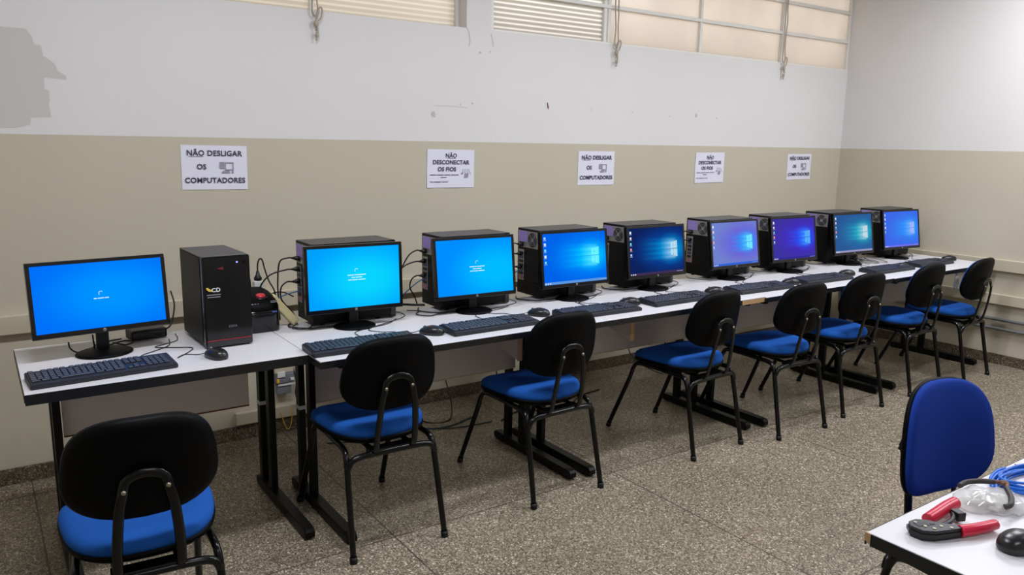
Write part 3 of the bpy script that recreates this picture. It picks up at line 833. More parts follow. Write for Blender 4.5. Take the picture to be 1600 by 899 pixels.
# ------------------------------------------------------------------ keyboards and mice
def make_keyboard(label):
    t = thing('keyboard', label, 'keyboard', group='black keyboards on the tables')
    L2, D2_ = 0.224, 0.071
    b = MB().use(M_keybody)
    b.prism([(-L2, -D2_, 0.0), (-L2, -D2_, 0.014), (-L2, -D2_+0.012, 0.018), (-L2, D2_-0.004, 0.026), (-L2, D2_, 0.022), (-L2, D2_, 0.0)], (2*L2, 0, 0))
    bmesh.ops.bevel(b.bm, geom=[e for e in b.bm.edges if abs(e.verts[0].co.x) > L2-1e-4 and abs(e.verts[1].co.x) > L2-1e-4], offset=0.003, segments=2, affect='EDGES')
    b.build('body', t)
    k = MB().use(M_key)
    rows = [(0.052, [(0, 1), (2, 4), (6.5, 4), (11, 4), (15.3, 3)]), (0.032, [(0, 15), (15.3, 3), (18.6, 4)]), (0.014, [(0, 15), (15.3, 3), (18.6, 4)]), (-0.004, [(0, 15), (18.6, 4)]),
            (-0.022, [(0, 15), (16.3, 1), (18.6, 4)]), (-0.040, [(0, 1.4), (1.5, 1.4), (3, 1.2), (4.3, 5.6), (10, 1.4), (11.5, 1.4), (13, 1.9), (15.3, 3), (18.6, 4)])]
    u = 0.0190
    def slope(y): return 0.018+(y+D2_-0.012)/(2*D2_-0.016)*0.008
    for ry, runs in rows:
        for st_, n in runs:
            keys = [(st_+j, 1.0) for j in range(int(n))] if n == int(n) else [(st_, n)]
            for s_, w_ in keys:
                x0 = -L2+0.008+s_*u*0.98; x1 = x0+w_*u*0.98-0.0025
                z = slope(ry)
                k.box(x0, min(x1, L2-0.006), ry-0.0077, ry+0.0077, z-0.002, z+0.005, 0.0012, 1)
    k.build('key', t)
    return t
def make_mouse(label):
    t = thing('computer_mouse', label, 'computer mouse', group='black mice on the tables')
    def fn(v):
        yy = v.y
        return (v.x*(1-0.10*(yy/0.055)), yy, v.z*(1.0-0.25*max(0, yy/0.055)))
    MB().use(M_mouse).shells(sup(0.031, 0.055, 2.3), [(0.93, 0.0), (1.0, 0.006), (1.0, 0.014), (0.93, 0.024), (0.78, 0.031), (0.55, 0.0355), (0.25, 0.038)], fn, 36).build('shell', t)
    w_ = MB().use(M_greypl).tube([(-0.003, 0.030, 0.0285), (0.003, 0.030, 0.0285)], 0.0072, 16)
    w_.build('scroll_wheel', t)
    return t
# (x left end, y centre, angle deg)
KB = [(0.318, -1.075, 4.0), (1.205, -1.225, -1.5), (1.815, -1.205, 0.5), (2.425, -1.215, -1.5), (2.985, -1.200, 0.8), (3.64, -1.210, -2.0), (4.245, -1.205, -1.0), (4.99, -1.195, 0), (5.54, -1.185, 1)]
kl = ['black keyboard in front of the plain blue monitor at the near end', 'black keyboard in front of the cyan update screen', 'black keyboard in front of the azure update screen',
      'black keyboard in front of the vivid blue desktop screen', 'black keyboard in front of the dark navy desktop screen', 'black keyboard in front of the lilac desktop screen',
      'black keyboard in front of the deep violet desktop screen', 'black keyboard in front of the teal grey desktop screen', 'black keyboard in front of the farthest screen']
kb = make_keyboard(kl[0])
for i, (x, y, a) in enumerate(KB):
    o = kb if i == 0 else dup(kb)
    o.location = (x+(0.012 if i else 0), y+(0.028 if i else 0), 0.75); o.rotation_euler = (0, 0, R(a)); o['label'] = kl[i]
MS = [(0.690, -1.065, 20), (1.545, -1.155, 40), (2.150, -1.095, 35), (2.708, -1.12, 55), (3.335, -1.13, 50), (3.962, -1.165, 60), (4.575, -1.14, 60), (5.20, -1.15, 60), (5.905, -1.12, 60)]
ml = [k.replace('keyboard in front of', 'mouse beside the keyboard of') for k in kl]
ms = make_mouse(ml[0])
for i, (x, y, a) in enumerate(MS):
    o = ms if i == 0 else dup(ms)
    o.location = (x, y, 0.75); o.rotation_euler = (0, 0, R(a)); o['label'] = ml[i]

# cords of keyboards and mice, one child mesh each
def world_cord(parent, pts, r=0.0017, m=M_cable, name='cord'):
    b = MB().use(m).tube(smooth_path(pts, 6), r, 6)
    o = b.build(name)
    o.parent = parent
    o.matrix_parent_inverse = (Matrix.Translation(parent.location) @ parent.rotation_euler.to_matrix().to_4x4()).inverted()
    return o
allk = sorted([o for o in bpy.data.objects if o.name.split('.')[0] == 'keyboard'], key=lambda o: o.location.x)
allm = sorted([o for o in bpy.data.objects if o.name.split('.')[0] == 'computer_mouse'], key=lambda o: o.location.x)
random.seed(11)
TZ = 0.7525
for i, (k_, m_) in enumerate(zip(allk, allm)):
    x, y, z = k_.location; mx, my, mz = m_.location; a = m_.rotation_euler.z
    hx, hy = mx-0.052*math.sin(a), my+0.052*math.cos(a)
    if i == 0:
        world_cord(k_, [(0.42, -1.0, 0.765), (0.435, -0.965, TZ), (0.47, -0.90, TZ), (0.52, -0.86, TZ), (0.58, -0.80, TZ), (0.60, -0.70, TZ)])
        world_cord(m_, [(hx, hy, 0.762), (hx-0.03, hy+0.02, TZ), (0.60, -0.97, TZ), (0.57, -1.005, TZ), (0.63, -0.93, TZ), (0.645, -0.88, TZ), (0.58, -0.84, TZ), (0.53, -0.80, TZ), (0.62, -0.74, TZ), (0.64, -0.62, TZ)])
        continue
    ex = TX[i-1]+0.40
    world_cord(k_, [(x+0.02, y+0.068, 0.765), (x+0.03, y+0.10, TZ), (x+0.05, y+0.15, TZ), (x+0.06, y+0.22, TZ), (x+0.12, y+0.26+random.uniform(-.02, .02), TZ), (ex-0.10, y+0.30, TZ), (ex-0.02, YC-0.125, TZ)])
    world_cord(m_, [(hx, hy, 0.762), (hx-0.02, hy+0.02, TZ), (hx-0.07, hy+0.03+random.uniform(-.02, .02), TZ), (hx-0.09, hy+0.07, TZ), (hx-0.14, hy+0.10, TZ), (hx-0.15, hy+0.16+random.uniform(-.02, .02), TZ), (ex+0.035, YC-0.10, TZ), (ex+0.03, YC+0.05, TZ)])

# ------------------------------------------------------------------ cables round the towers
def plug(o, p, d, L_=0.035, r=0.011, m=M_cable, name='plug'):
    p = Vector(p); d = Vector(d).normalized()
    MB().use(m).tube([p, p+d*L_*0.45, p+d*L_*0.6, p+d*L_], [r, r, r*0.7, r*0.35], 8).build(name, o)
def cable(pts, label, m=M_cable, r=0.0035, name='power_cable', cat='cable', pl=True, group='cables on and under the tables'):
    o = MB().use(m).tube(smooth_path(pts, 7), r, 7).build(name)
    tag(o, label, cat, group)
    if pl:
        p = Vector(pts[0]); q = Vector(pts[1]); d = (q-p).normalized()
        plug(o, p-d*0.032, d, 0.034, 0.0105, m)
    return o
where = ['bright cyan update screen', 'azure update screen', 'vivid blue screen', 'dark navy screen', 'lilac screen', 'violet screen', 'teal grey screen', 'farthest screen']
for i, x in enumerate(TX[:5]):
    ya = YC+0.06
    wh = where[i]
    if i == 0:
        cable([(x-0.034, ya-0.005, 1.036), (x-0.05, ya, 1.037), (x-0.085, ya+0.005, 1.02), (x-0.095, ya+0.01, 0.93), (x-0.09, ya+0.02, 0.83), (x-0.085, ya+0.03, TZ+0.004)], 'black power cable hanging straight down from the tower behind the '+wh)
        cable([(x-0.034, ya, 0.985), (x-0.06, ya, 0.985), (x-0.13, ya, 0.968), (x-0.17, ya+0.01, 0.92), (x-0.165, ya+0.02, 0.87), (x-0.150, ya+0.02, 0.84), (x-0.135, ya+0.03, TZ+0.004)], 'black cable arching from the tower to the cream power strip')
        cable([(x-0.034, ya, 0.93), (x-0.06, ya, 0.93), (x-0.085, ya, 0.905), (x-0.08, ya+0.01, 0.85), (x-0.03, ya+0.03, 0.79), (x-0.01, ya+0.04, TZ+0.004)], 'black cable curling down behind the cream power strip')
        cable([(x-0.004, ya, 0.885), (x-0.05, ya, 0.878), (x-0.10, ya+0.01, 0.862), (x-0.15, ya+0.05, 0.845), (x-0.19, ya+0.14, 0.80), (x-0.19, ya+0.18, TZ+0.004)], 'thin blue network cable leaving the tower behind the '+wh, M_teal, 0.0028, 'network_cable', pl=False)
        cable([(x-0.13, ya+0.02, TZ+0.005), (x-0.14, ya+0.06, 0.80), (x-0.11, ya+0.07, 0.865), (x-0.06, ya+0.06, 0.875), (x-0.01, ya+0.06, 0.85)], 'black cable loop behind the cream power strip', r=0.003, pl=False)
    else:
        cable([(x-0.034, ya-0.005, 1.028), (x-0.05, ya, 1.030), (x-0.09, ya+0.005, 1.005), (x-0.13, ya+0.01, 0.93), (x-0.145, ya+0.02, 0.85), (x-0.15, ya+0.03, TZ+0.004)], 'black power cable at the top of the tower behind the '+wh)
        cable([(x-0.034, ya, 0.975), (x-0.06, ya, 0.975), (x-0.11, ya, 0.96), (x-0.15, ya+0.01, 0.92), (x-0.17, ya+0.02, 0.84), (x-0.17, ya+0.03, TZ+0.004)], 'black screen cable in the middle of the tower behind the '+wh)
        if i < 3:
            cable([(x-0.034, ya, 0.905), (x-0.05, ya, 0.906), (x-0.075, ya, 0.89), (x-0.08, ya+0.01, 0.85), (x-0.05, ya+0.02, 0.80), (x-0.03, ya+0.03, TZ+0.004)], 'black cable low on the tower behind the '+wh)
            cable([(x-0.004, ya, 0.885), (x-0.04, ya, 0.875), (x-0.09, ya+0.02, 0.83), (x-0.15, ya+0.06, TZ+0.004)], 'thin blue network cable leaving the tower behind the '+wh, M_teal, 0.0028, 'network_cable', pl=False)
for i, x in enumerate(TX[:7]):
    y = YC-0.095
    cable([(x-0.06, YC+0.02, TZ+0.003), (x-0.09, YC-0.05, TZ+0.003), (x-0.03, YC-0.125, TZ+0.003), (x+0.03, y-0.03, TZ+0.003), (x+0.07, y-0.035, TZ+0.002), (x+0.10, y-0.02, TZ+0.003)],
          'cable curled at the foot of the tower behind the '+where[i], M_cable, 0.0032 if i < 4 else 0.002, 'screen_cable', pl=False)
cable([(1.66, -0.70, TZ+0.002), (1.70, -0.74, TZ+0.002), (1.66, -0.80, TZ+0.002), (1.70, -0.86, TZ+0.002), (1.76, -0.84, TZ+0.002), (1.85, -0.845, TZ+0.002)], 'thin wavy cable lying left of the azure screen tower', r=0.0025, name='thin_cable', pl=False)
cable([(1.62, -0.62, TZ+0.004), (1.68, -0.60, TZ+0.01), (1.74, -0.61, TZ+0.004), (1.79, -0.64, TZ+0.004)], 'thick black cable running along the back of the second table', r=0.006, name='thick_cable', pl=False)
# behind monitor one
cable([(0.245, -0.76, 0.80), (0.25, -0.76, 0.775), (0.275, -0.755, TZ+0.003), (0.32, -0.72, TZ+0.003), (0.36, -0.65, TZ+0.004), (0.44, -0.62, TZ+0.004)], 'black cable dropping behind the plain blue monitor', pl=False, name='screen_cable', r=0.003)
cable([(0.325, -0.765, 0.82), (0.328, -0.762, 0.78), (0.335, -0.74, TZ+0.003), (0.38, -0.70, TZ+0.003), (0.44, -0.66, TZ+0.004), (0.47, -0.69, TZ+0.004), (0.44, -0.72, TZ+0.003), (0.40, -0.69, TZ+0.01)], 'looped black cable behind the stand of the plain blue monitor', pl=False, name='screen_cable', r=0.003)
cable([(0.60, -0.62, 0.775), (0.63, -0.60, 0.79), (0.655, -0.56, 0.86), (0.665, -0.45, 0.90)], 'black cable rising between the plain blue monitor and the tower', pl=False, r=0.0035)
# small black box behind monitor one
t = thing('power_adapter', 'small flat black box on the table behind the plain blue monitor', 'adapter', (0.53, -0.63, 0.75), R(8))
MB().use(M_black).box(-0.068, 0.068, -0.04, 0.04, 0.004, 0.042, 0.006, 3).build('case', t)
MB().use(M_gloss).box(-0.06, 0.06, -0.0405, -0.0395, 0.012, 0.034).build('front_strip', t)
MB().use(M_caseside).box(-0.062, 0.062, -0.034, 0.034, 0.041, 0.0435, 0.001).build('lid', t)

# pale cables bundled behind teal screen
for k, (dx, dy) in enumerate(((0, 0), (0.05, 0.02), (0.11, -0.01))):
    cable([(5.15+dx, -0.95+dy, TZ), (5.12+dx, -0.88+dy, TZ+0.02), (5.17+dx, -0.82+dy, TZ+0.025), (5.26+dx, -0.83+dy, TZ+0.012), (5.30+dx, -0.90+dy, TZ), (5.22+dx, -0.96+dy, TZ+0.004), (5.13+dx, -0.90+dy, TZ+0.012), (5.2+dx, -0.78, TZ)],
          'pale grey cable tangled beside the stand of the teal grey screen', M_greycable, 0.003, 'pale_cable', pl=False, group='pale cable tangle')

# ------------------------------------------------------------------ voltage stabiliser and strip on the first table
t = thing('power_stabilizer', 'rounded black power box with a red button beside the tower', 'power unit', (0.955, -0.665, 0.75), R(2)); t.scale = (1, 1, 0.87)
u = MB().use(M_gloss).shells(sup(0.078, 0.115, 5), [(0.9, 0.0), (0.98, 0.004), (1.0, 0.012), (1.0, 0.085), (0.985, 0.110)], lambda v: v, 40); u.build('body', t)
def topfn(v):
    f = max(0.0, min(1.0, (v.y+0.115)/0.23))
    return (v.x, v.y, 0.105+(v.z-0.105)*(0.55+0.6*math.sin(min(1, f*1.4)*PI/2)))
hd = MB().use(M_shell).shells(sup(0.079, 0.116, 4), [(0.97, 0.105), (1.0, 0.112), (1.0, 0.125), (0.94, 0.150), (0.82, 0.168), (0.6, 0.178), (0.3, 0.181)], topfn, 40).build('head', t)
MB().use(M_gloss).shells(sup(0.030, 0.032, 2.4), [(1, 0.0), (1, 0.006), (0.85, 0.010), (0.7, 0.008)], lambda v: (v.x+0.008, v.y-0.052, v.z+0.158+0.18*(v.y)), 24).build('button_collar', hd)
MB().use(M_redbtn).shells(sup(0.020, 0.019, 2.2), [(1, 0.0), (1, 0.008), (0.8, 0.013), (0.4, 0.015)], lambda v: (v.x+0.008, v.y-0.056, v.z+0.163+0.18*v.y), 24).build('switch_button', hd)
MB().use(M_redbtn).shells(sup(0.014, 0.008, 2.2), [(1, 0.0), (0.8, 0.003)], lambda v: (v.x+0.0, v.y+0.03, v.z+0.183), 18).build('top_badge', hd)
gl = MB().use(mat('label_white', (205, 208, 220), 0.5))
for k in range(3): gl.box(-0.045+0.012*k, -0.038+0.012*k, -0.1005, -0.094, 0.1395, 0.1415)
gl.box(0.035, 0.062, -0.094, -0.0925, 0.146, 0.1475); gl.box(0.035, 0.064, -0.100, -0.0985, 0.141, 0.1425)
gl.build('printed_mark', hd)
MB().use(mat('label_blue', (70, 96, 170), 0.3)).box(0.035, 0.055, -0.1155, -0.1145, 0.095, 0.103).build('badge', t)

a = thing('plug_adapter', 'white socket block standing behind the black power box', 'adapter', (1.012, -0.535, 0.75))
MB().use(M_whitepl).box(-0.022, 0.022, -0.018, 0.018, 0.0, 0.180, 0.004).build('body', a)
o = cable([(1.012, -0.535, 0.965), (1.013, -0.535, 1.00), (1.022, -0.535, 1.025), (1.034, -0.535, 1.02), (1.042, -0.54, 0.98), (1.052, -0.56, 0.93), (1.065, -0.60, 0.88), (1.075, -0.55, 0.80), (1.085, -0.53, TZ+0.004)], 'black cord looping up from the plug in the white socket block', pl=False)
MB().use(M_cable).tube([(1.012, -0.535, 0.931), (1.012, -0.535, 0.942), (1.012, -0.535, 0.952), (1.012, -0.535, 0.972)], [0.017, 0.018, 0.011, 0.006], 10).build('plug', o)
o = cable([(0.965, -0.545, 0.955), (0.962, -0.545, 0.975), (0.948, -0.545, 0.985), (0.935, -0.55, 0.965), (0.925, -0.545, 0.90), (0.92, -0.54, TZ+0.004)], 'short black cord bent over behind the black power box', pl=False)
MB().use(M_cable).tube([(0.967, -0.545, 0.905), (0.966, -0.545, 0.940), (0.965, -0.545, 0.962)], [0.012, 0.011, 0.005], 10).build('plug', o)

s = thing('power_strip', 'cream power strip leaning down beside the black power box', 'power strip', (1.125, -0.70, 0.752), 0)
L_ = 0.165
A = Matrix.Rotation(R(-40), 4, 'Y')
bd = MB().use(M_cream).box(-0.018, 0.018, -0.022, 0.022, 0.013, L_+0.01, 0.007, 3, M=A).build('body', s)
so_ = MB().use(M_port)
for k in range(3): so_.box(0.0178, 0.0186, -0.012, 0.012, 0.035+0.045*k, 0.053+0.045*k, M=A)
so_.build('socket', bd)
MB().use(M_port).box(-0.012, -0.002, -0.0228, -0.0215, L_-0.035, L_-0.02, M=A).build('switch', bd)
cable([(1.175, -0.74, TZ+0.004), (1.15, -0.80, TZ+0.003), (1.10, -0.82, TZ+0.003), (1.08, -0.77, TZ+0.004), (1.12, -0.72, TZ+0.006), (1.10, -0.66, TZ+0.004)], 'coiled thin cord at the foot of the cream power strip', r=0.0025, pl=False, name='thin_cable')

# ------------------------------------------------------------------ wall socket boxes between the first two tables
t = thing('socket_box', 'grey and white socket box low on the wall between the first two tables', 'socket', (1.275, -0.002, 0.22))
MB().use(M_trunk).box(-0.05, 0.05, -0.04, 0, 0.115, 0.15, 0.003).build('lid', t)
MB().use(M_greypl).box(-0.045, 0.05, -0.045, 0, 0.06, 0.113, 0.004).build('upper_box', t)
MB().use(M_greypl).box(-0.040, 0.035, -0.040, 0, 0.0, 0.048, 0.004).build('lower_box', t)
w_ = MB().use(M_whitepl).box(-0.04, 0.0, -0.052, -0.045, 0.095, 0.125, 0.002)
w_.box(-0.038, 0.055, -0.046, -0.040, 0.046, 0.056, 0.002); w_.box(0.028, 0.046, -0.056, -0.040, 0.072, 0.086, 0.002); w_.build('white_cover', t)
MB().use(mat('yellow_tag', (226, 176, 52), 0.5)).box(-0.046, -0.032, -0.056, -0.046, 0.066, 0.088, 0.003).build('yellow_tag', t)
tag(MB().use(M_trunk).box(1.02, 1.42, -0.03, 0, 0.085, 0.15, 0.004).build('low_trunking'), 'short beige trunking just above the skirting between the first two tables', 'trunking')
YW = mat('yellow_wire', (214, 168, 44), 0.5)
cable([(1.25, -0.036, 0.12), (1.262, -0.05, 0.06), (1.28, -0.055, 0.025), (1.30, -0.05, 0.06), (1.312, -0.036, 0.13)], 'thin yellow wire loop hanging over the skirting', YW, 0.0022, 'yellow_wire', pl=False)
cable([(1.325, -0.03, 0.36), (1.33, -0.06, 0.28), (1.325, -0.06, 0.22), (1.34, -0.05, 0.16)], 'black cable hanging beside the low socket box', pl=False, name='hanging_cable', r=0.004)

# cables on the floor under the tables
def floor_cable(pts, label, m=M_cable, r=0.004):
    cable([(x, y, max(z, r+0.0005)) for x, y, z in pts], label, m, r, 'floor_cable', pl=False)
floor_cable([(1.78, -0.06, 0.62), (1.80, -0.08, 0.40), (1.82, -0.10, 0.20), (1.90, -0.14, 0.06), (1.98, -0.30, 0.0), (2.10, -0.34, 0.0), (2.20, -0.20, 0.04), (2.22, -0.08, 0.18)], 'black cable looping to the floor behind the second table')
floor_cable([(1.92, -0.05, 0.44), (1.80, -0.08, 0.32), (1.72, -0.10, 0.20), (1.72, -0.14, 0.08), (1.80, -0.25, 0.0), (2.0, -0.42, 0.0), (2.25, -0.36, 0.0)], 'grey blue cable arching to the floor behind the second table', mat('slate_cable', (62, 76, 88), 0.5))
floor_cable([(1.40, -0.30, 0), (1.60, -0.36, 0), (1.80, -0.30, 0), (2.05, -0.45, 0), (2.3, -0.48, 0)], 'dark cable lying straight along the floor under the second table', mat('slate_cable', (62, 76, 88), 0.5), 0.003)
floor_cable([(2.35, -0.5, 0), (2.55, -0.42, 0), (2.75, -0.55, 0), (3.0, -0.40, 0), (3.2, -0.36, 0)], 'dark cable wandering on the floor under the third table')
floor_cable([(2.58, -0.06, 0.55), (2.60, -0.08, 0.35), (2.58, -0.1, 0.15), (2.62, -0.2, 0.0), (2.8, -0.3, 0.0)], 'black cable hanging down the wall behind the third table')
floor_cable([(3.72, -0.06, 0.55), (3.74, -0.08, 0.35), (3.70, -0.1, 0.12), (3.8, -0.3, 0.0), (4.0, -0.45, 0.0)], 'black cable hanging down the wall behind the fourth table')
floor_cable([(4.02, -0.06, 0.5), (4.04, -0.08, 0.3), (4.06, -0.12, 0.1), (4.2, -0.3, 0.0), (4.4, -0.4, 0.0)], 'second black cable hanging down the wall behind the fourth table')

# ------------------------------------------------------------------ notices
def notice(xl, xr, z0, z1, kind, label, lean=0.0):
    W_ = xr-xl; H_ = z1-z0; cx, cz = (xl+xr)/2, (z0+z1)/2
    t = thing('paper_notice', label, 'notice', (cx, -0.0012, cz), 0, 'printed notices on the wall')
    t.rotation_euler = (0, R(lean), 0)
    p = MB().use(M_paper); n = 12
    def bulge(u, v): return -0.0008-0.003*abs(math.sin(u*5+kind*2.0))*abs(v-0.5)*2*(0.4 if kind == 0 else 1.0)
    vs = [[p.bm.verts.new((W_*(i/n-0.5), bulge(i/n, j/n), H_*(j/n-0.5))) for i in range(n+1)] for j in range(n+1)]
    fs = []
    for j in range(n):
        for i in range(n): fs.append(p.bm.faces.new((vs[j][i], vs[j][i+1], vs[j+1][i+1], vs[j+1][i])))
    p._tag(fs, True)
    p.build('sheet', t)
    q = MB().use(M_ink)
    def put(body, x, z, size, bold): q.merge(text_mesh(body, size, bold), Matrix.Translation((x, -0.0046, z)) @ FACE_Y)
    def bar(x0, x1, z, h): q.box(x0, x1, -0.0048, -0.0044, z-h/2, z+h/2)
    if kind == 0:
        put('NÃO DESLIGAR', 0.0, 0.068, 0.0355, 0.0009); bar(-0.121, -0.052, 0.053, 0.0016)
        put('OS', -0.063, 0.003, 0.034, 0.0009); put('COMPUTADORES', 0.0, -0.062, 0.0345, 0.0009)
        q.use(M_inkgrey)
        q.box(0.022, 0.044, -0.0048, -0.0044, -0.004, 0.028)                 # little tower
        for a_, c_, d_, e_ in ((0.046, 0.088, 0.022, 0.027), (0.046, 0.088, -0.012, -0.007), (0.046, 0.051, -0.007, 0.022), (0.083, 0.088, -0.007, 0.022)):
            q.box(a_, c_, -0.0048, -0.0044, d_, e_)
        q.prism([(0.030, -0.0046, -0.026), (0.070, -0.0046, -0.026), (0.066, -0.0046, -0.015), (0.036, -0.0046, -0.015)], (0, -0.0002, 0))
        q.prism([(0.077, -0.0046, -0.026), (0.088, -0.0046, -0.026), (0.086, -0.0046, -0.014), (0.079, -0.0046, -0.014)], (0, -0.0002, 0))
    else:
        put('NÃO', 0.0, 0.074, 0.033, 0.0008); bar(-0.030, 0.030, 0.060, 0.0014)
        put('DESCONECTAR', 0.0, 0.036, 0.033, 0.0008); put('OS FIOS', -0.028, -0.004, 0.033, 0.0008)
        for x0, x1 in ((-0.14, -0.10), (-0.095, -0.05), (-0.045, -0.005), (0.0, 0.05)): bar(x0, x1, -0.036, 0.0034)
        bar(-0.07, -0.03, -0.050, 0.003)
        for x0, x1 in ((-0.14, -0.12), (-0.115, -0.065), (-0.06, -0.02)): bar(x0, x1, -0.076, 0.003)
        q.use(M_inkgrey)
        for k in range(4):
            a_ = k*0.9; q.tube([(0.075+0.02*k, -0.0046, -0.03), (0.078+0.016*k, -0.0046, -0.018), (0.082+0.012*k, -0.0046, 0.0)], 0.0012, 4)
        q.box(0.068, 0.082, -0.0048, -0.0044, -0.030, -0.022)
        q.prism([(0.09, -0.0046, -0.052), (0.115, -0.0046, -0.050), (0.118, -0.0046, -0.026), (0.094, -0.0046, -0.028)], (0, -0.0002, 0))
    q.build('lettering', t)
    return t
notice(0.832, 1.140, 1.300, 1.512, 0, 'notice NÃO DESLIGAR OS COMPUTADORES above the tower with the red stripe', 0.6)
notice(2.150, 2.465, 1.286, 1.505, 1, 'notice NÃO DESCONECTAR OS FIOS above the azure update screen', 0.5)
notice(3.260, 3.572, 1.284, 1.504, 0, 'middle one of the five notices, reading NÃO DESLIGAR OS COMPUTADORES', 0.0)
notice(4.360, 4.672, 1.284, 1.504, 1, 'notice NÃO DESCONECTAR OS FIOS nearer the room corner', -0.4)
notice(5.435, 5.745, 1.295, 1.500, 0, 'notice NÃO DESLIGAR OS COMPUTADORES closest to the room corner', -0.6)

# ------------------------------------------------------------------ separate work table with tools
def work_table():
    x0, x1, y0, y1 = 1.50, 2.72, -3.78, -3.14
    t = thing('work_table', 'separate white work table in the near corner, with tools and cables on it', 'table', ((x0+x1)/2, (y0+y1)/2, 0))
    ox, oy, zt = (x0+x1)/2, (y0+y1)/2, 0.75
    MB().use(M_lam).box(x0-ox+0.002, x1-ox, y0-oy+0.002, y1-oy-0.002, zt-0.026, zt, 0.0015).build('tabletop', t)
    e = MB().use(M_edge)
    e.box(x0-ox-0.0005, x0-ox+0.0018, y0-oy, y1-oy-0.012, zt-0.028, zt-0.0012); e.box(x1-ox-0.001, x1-ox+0.0015, y0-oy, y1-oy, zt-0.028, zt-0.0012)
    e.box(x0-ox, x1-ox, y1-oy-0.0018, y1-oy+0.0005, zt-0.028, zt-0.0012) ; e.box(x0-ox, x1-ox, y0-oy-0.0005, y0-oy+0.0018, zt-0.028, zt-0.0012)
    e.build('edge_band', t)
    MB().use(M_wood).box(x0-ox-0.0008, x0-ox+0.012, y1-oy-0.012, y1-oy+0.0008, zt-0.020, zt-0.0010).build('bare_corner', t)
    for lx in (x0+0.10, x1-0.10):
        l = MB().use(M_deskleg)
        for py in (-3.50, -3.40): l.box(lx-ox-0.019, lx-ox+0.019, py-oy-0.027, py-oy+0.027, 0.04, zt-0.05, 0.005)
        l.box(lx-ox-0.015, lx-ox+0.015, y0-oy+0.05, y1-oy-0.03, zt-0.052, zt-0.0265, 0.003)
        lo = l.build('leg_frame', t)
        MB().use(M_deskleg).shells(sup(0.024, 0.31, 14), [(0.97, 0.0), (1, 0.012), (1, 0.034), (0.97, 0.044), (0.9, 0.047)], lambda v: (v.x+lx-ox, v.y, v.z), 32, False).build('foot', lo)
    return t
work_table()
# ratchet crimping tool: head left, two red grips pointing right
M_tool = mat('blackened_tool_steel', (40, 41, 42), 0.38, 0.5); M_grip = mat('red_grip', (206, 26, 62), 0.35)
t = thing('crimping_tool', 'black crimping tool with red grips lying on the work table', 'tool', (1.585, -3.215, 0.752), R(-22))
def ext(b, pts, z0, z1, bev=0.0015):
    A_ = [(x, y, z0) for x, y in pts]; b.prism(A_, (0, 0, z1-z0))
hb = MB().use(M_tool)
ext(hb, [(-0.030, 0.004), (-0.020, 0.024), (0.004, 0.030), (0.026, 0.022), (0.040, 0.008), (0.078, -0.012), (0.080, -0.028), (0.045, -0.030), (0.006, -0.032), (-0.020, -0.022)], 0.006, 0.014)
ext(hb, [(-0.027, 0.003), (-0.018, 0.021), (0.004, 0.027), (0.026, 0.018), (0.040, 0.004), (0.076, -0.015), (0.076, -0.026), (0.045, -0.028), (0.006, -0.029), (-0.018, -0.02)], 0.0, 0.022)
hd_ = hb.build('head', t)
dt = MB().use(M_bolt)
for x, y in ((-0.008, 0.014), (0.012, -0.018), (0.034, -0.012), (0.05, -0.022), (0.0, -0.006)): dt.cyl((x, y, 0.020), (x, y, 0.0235), 0.0034, 10)
dt.use(M_port); dt.box(-0.014, 0.014, -0.004, 0.010, 0.0216, 0.0228); dt.box(0.018, 0.028, -0.002, 0.004, 0.0216, 0.0228)
dt.build('rivet', hd_)
def grip(pts, nm, ws):
    MB().use(M_grip).tube(smooth_path(pts, 6), [ws[0]+(ws[1]-ws[0])*i/((len(pts)-1)*6) for i in range((len(pts)-1)*6+1)], 12, up=(0, 0, 1)).build(nm, t)
grip([(0.072, -0.021, 0.012), (0.105, -0.021, 0.013), (0.140, -0.017, 0.013), (0.172, -0.010, 0.012)], 'grip', (0.0125, 0.0110))
grip([(0.040, 0.034, 0.014), (0.078, 0.050, 0.017), (0.118, 0.068, 0.019), (0.152, 0.082, 0.019)], 'grip', (0.0125, 0.0140))
bl = MB().use(M_tool); bl.tube(smooth_path([(0.03, 0.010, 0.012), (0.065, 0.010, 0.012), (0.10, 0.028, 0.014), (0.118, 0.052, 0.016)], 5), 0.0055, 8)
bl.box(0.112, 0.132, 0.026, 0.050, 0.004, 0.024, 0.002); bl.build('ratchet_arm', t)

# nippers with dark sleeves lying on the bag
t = thing('wire_pliers', 'old pliers with dark sleeved handles resting on the clear bag', 'tool', (1.893, -3.218, 0.77), 0)
M_sleeve = mat('dark_rubber_sleeve', (52, 46, 46), 0.5); M_rusty = mat('rusty_steel', (110, 80, 66), 0.5, 0.5, noise=0.3, nscale=200)
MB().use(M_sleeve).tube(smooth_path([(-0.065, 0.048, 0.014), (-0.040, 0.045, 0.018), (-0.010, 0.028, 0.020), (0.012, 0.008, 0.020)], 6), 0.0062, 10).build('handle', t)
MB().use(M_sleeve).tube(smooth_path([(-0.068, -0.052, 0.004), (-0.055, -0.058, 0.008), (-0.025, -0.045, 0.014), (0.006, -0.022, 0.018)], 6), 0.0062, 10).build('handle', t)
jw = MB().use(M_rusty).tube(smooth_path([(0.010, 0.010, 0.020), (0.022, -0.002, 0.021), (0.030, -0.012, 0.020), (0.006, -0.022, 0.018)], 5), 0.0050, 8)
jw.shells(sup(0.010, 0.010, 2), [(0.9, -0.004), (1, 0), (0.9, 0.004)], lambda v: (v.x+0.026, v.y-0.008, v.z+0.020), 14)
jw.build('jaw', t)

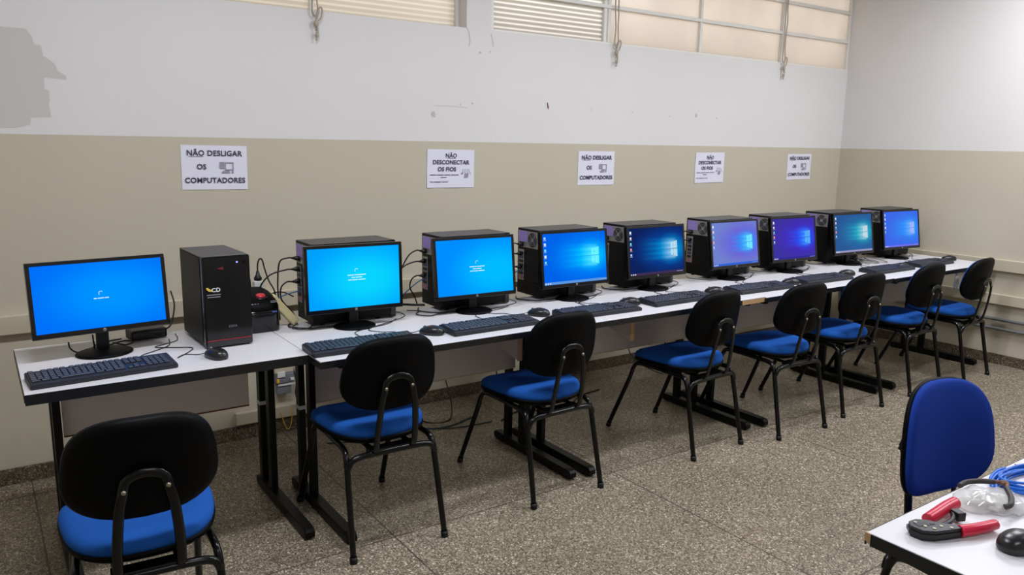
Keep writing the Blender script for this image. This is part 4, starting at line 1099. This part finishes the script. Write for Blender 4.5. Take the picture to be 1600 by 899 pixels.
# clear plastic bag of connectors
M_bag = bpy.data.materials.new('clear_plastic_bag'); M_bag.use_nodes = True
pb = M_bag.node_tree.nodes['Principled BSDF']; pb.inputs['Base Color'].default_value = (0.86, 0.85, 0.84, 1); pb.inputs['Roughness'].default_value = 0.16
pb.inputs['Alpha'].default_value = 0.5; pb.inputs['Specular IOR Level'].default_value = 0.9
t = thing('plastic_bag', 'clear plastic bag of small connectors on the work table', 'bag', (1.852, -3.225, 0.752), R(-42))
random.seed(5)
nz = {}
from mathutils import noise as mn
def bagfn(v):
    k = mn.noise(Vector((v.x*38, v.y*38, v.z*30)))*0.010 + mn.noise(Vector((v.x*95, v.y*95, 3)))*0.004
    s_ = 1 if v.z > 0.003 else 0
    return (v.x + k*0.6*s_, v.y + k*0.5*s_, max(0.0, v.z + k*s_))
MB().use(M_bag).shells(sup(0.072, 0.050, 3), [(0.3, 0.0), (0.9, 0.0), (1.0, 0.003), (0.97, 0.010), (0.88, 0.020), (0.72, 0.027), (0.5, 0.031), (0.25, 0.033)], bagfn, 72).build('film', t)
M_clearpl = mat('clear_connector', (214, 208, 198), 0.2, alpha=1.0)
cn = MB().use(M_clearpl)
for k in range(26):
    a_ = random.random()*2*PI; r_ = math.sqrt(random.random())
    p = Matrix.Translation((0.050*r_*math.cos(a_), 0.032*r_*math.sin(a_), 0.006+0.011*random.random())) @ Matrix.Rotation(random.random()*PI, 4, 'Z') @ Matrix.Rotation(random.random()*0.8, 4, 'X')
    cn.box(-0.010, 0.010, -0.0058, 0.0058, -0.004, 0.004, 0.0008, 1, M=p)
c_ = cn.build('connector', t); c_['kind'] = 'stuff'

# coil of blue patch cable
t = thing('blue_cable_coil', 'coil of bright blue network cable on the work table', 'cable', (2.075, -3.225, 0.752), R(-8))
cc = MB().use(M_bluecord); random.seed(9)
for k in range(7):
    rx, ry_ = 0.105+random.uniform(-0.014, 0.012), 0.052+random.uniform(-0.010, 0.008)
    ph = random.uniform(0, 6); ox_, oy_ = random.uniform(-0.008, 0.008), random.uniform(-0.008, 0.008)
    cc.tube([(ox_+rx*math.cos(a_), oy_+ry_*math.sin(a_), 0.004+0.005*(k % 4)+0.003*math.sin(2*a_+ph)) for a_ in [2*PI*j/40 for j in range(40)]], 0.0035, 7, closed=True)
for dx, dy in ((0, 0), (0.010, 0.010), (-0.006, -0.014)):
    cc.tube(smooth_path([(-0.02+dx, 0.050+dy, 0.016), (-0.06+dx, 0.046+dy, 0.018), (-0.10+dx, 0.036+dy, 0.012), (-0.128+dx, 0.016+dy, 0.004)], 6), 0.0035, 7)
cc.build('cord', t)
pc_ = MB().use(M_clearpl)
pc_.box(0.030, 0.052, 0.050, 0.062, 0.012, 0.021, 0.001); pc_.build('connector', t)

o = dup(ms, (1.706, -3.353, 0.75), R(-100), 'black mouse on the separate work table'); 
for c in kids(o):
    if c.name.split('.')[0] == 'cord': bpy.data.objects.remove(c)

# thin clear bag hanging from the front of the last table
t = thing('hanging_bag', 'small clear plastic bag hanging under the end of the last table', 'bag', (5.60, -1.335, 0.60))
MB().use(M_bag).shells(sup(0.028, 0.010, 2.5), [(0.3, 0.0), (0.9, 0.004), (1.0, 0.03), (0.8, 0.07), (0.35, 0.105), (0.2, 0.122)], lambda v: (v.x+0.004*math.sin(v.z*90), v.y+0.003*math.cos(v.x*200), v.z), 24).build('film', t)
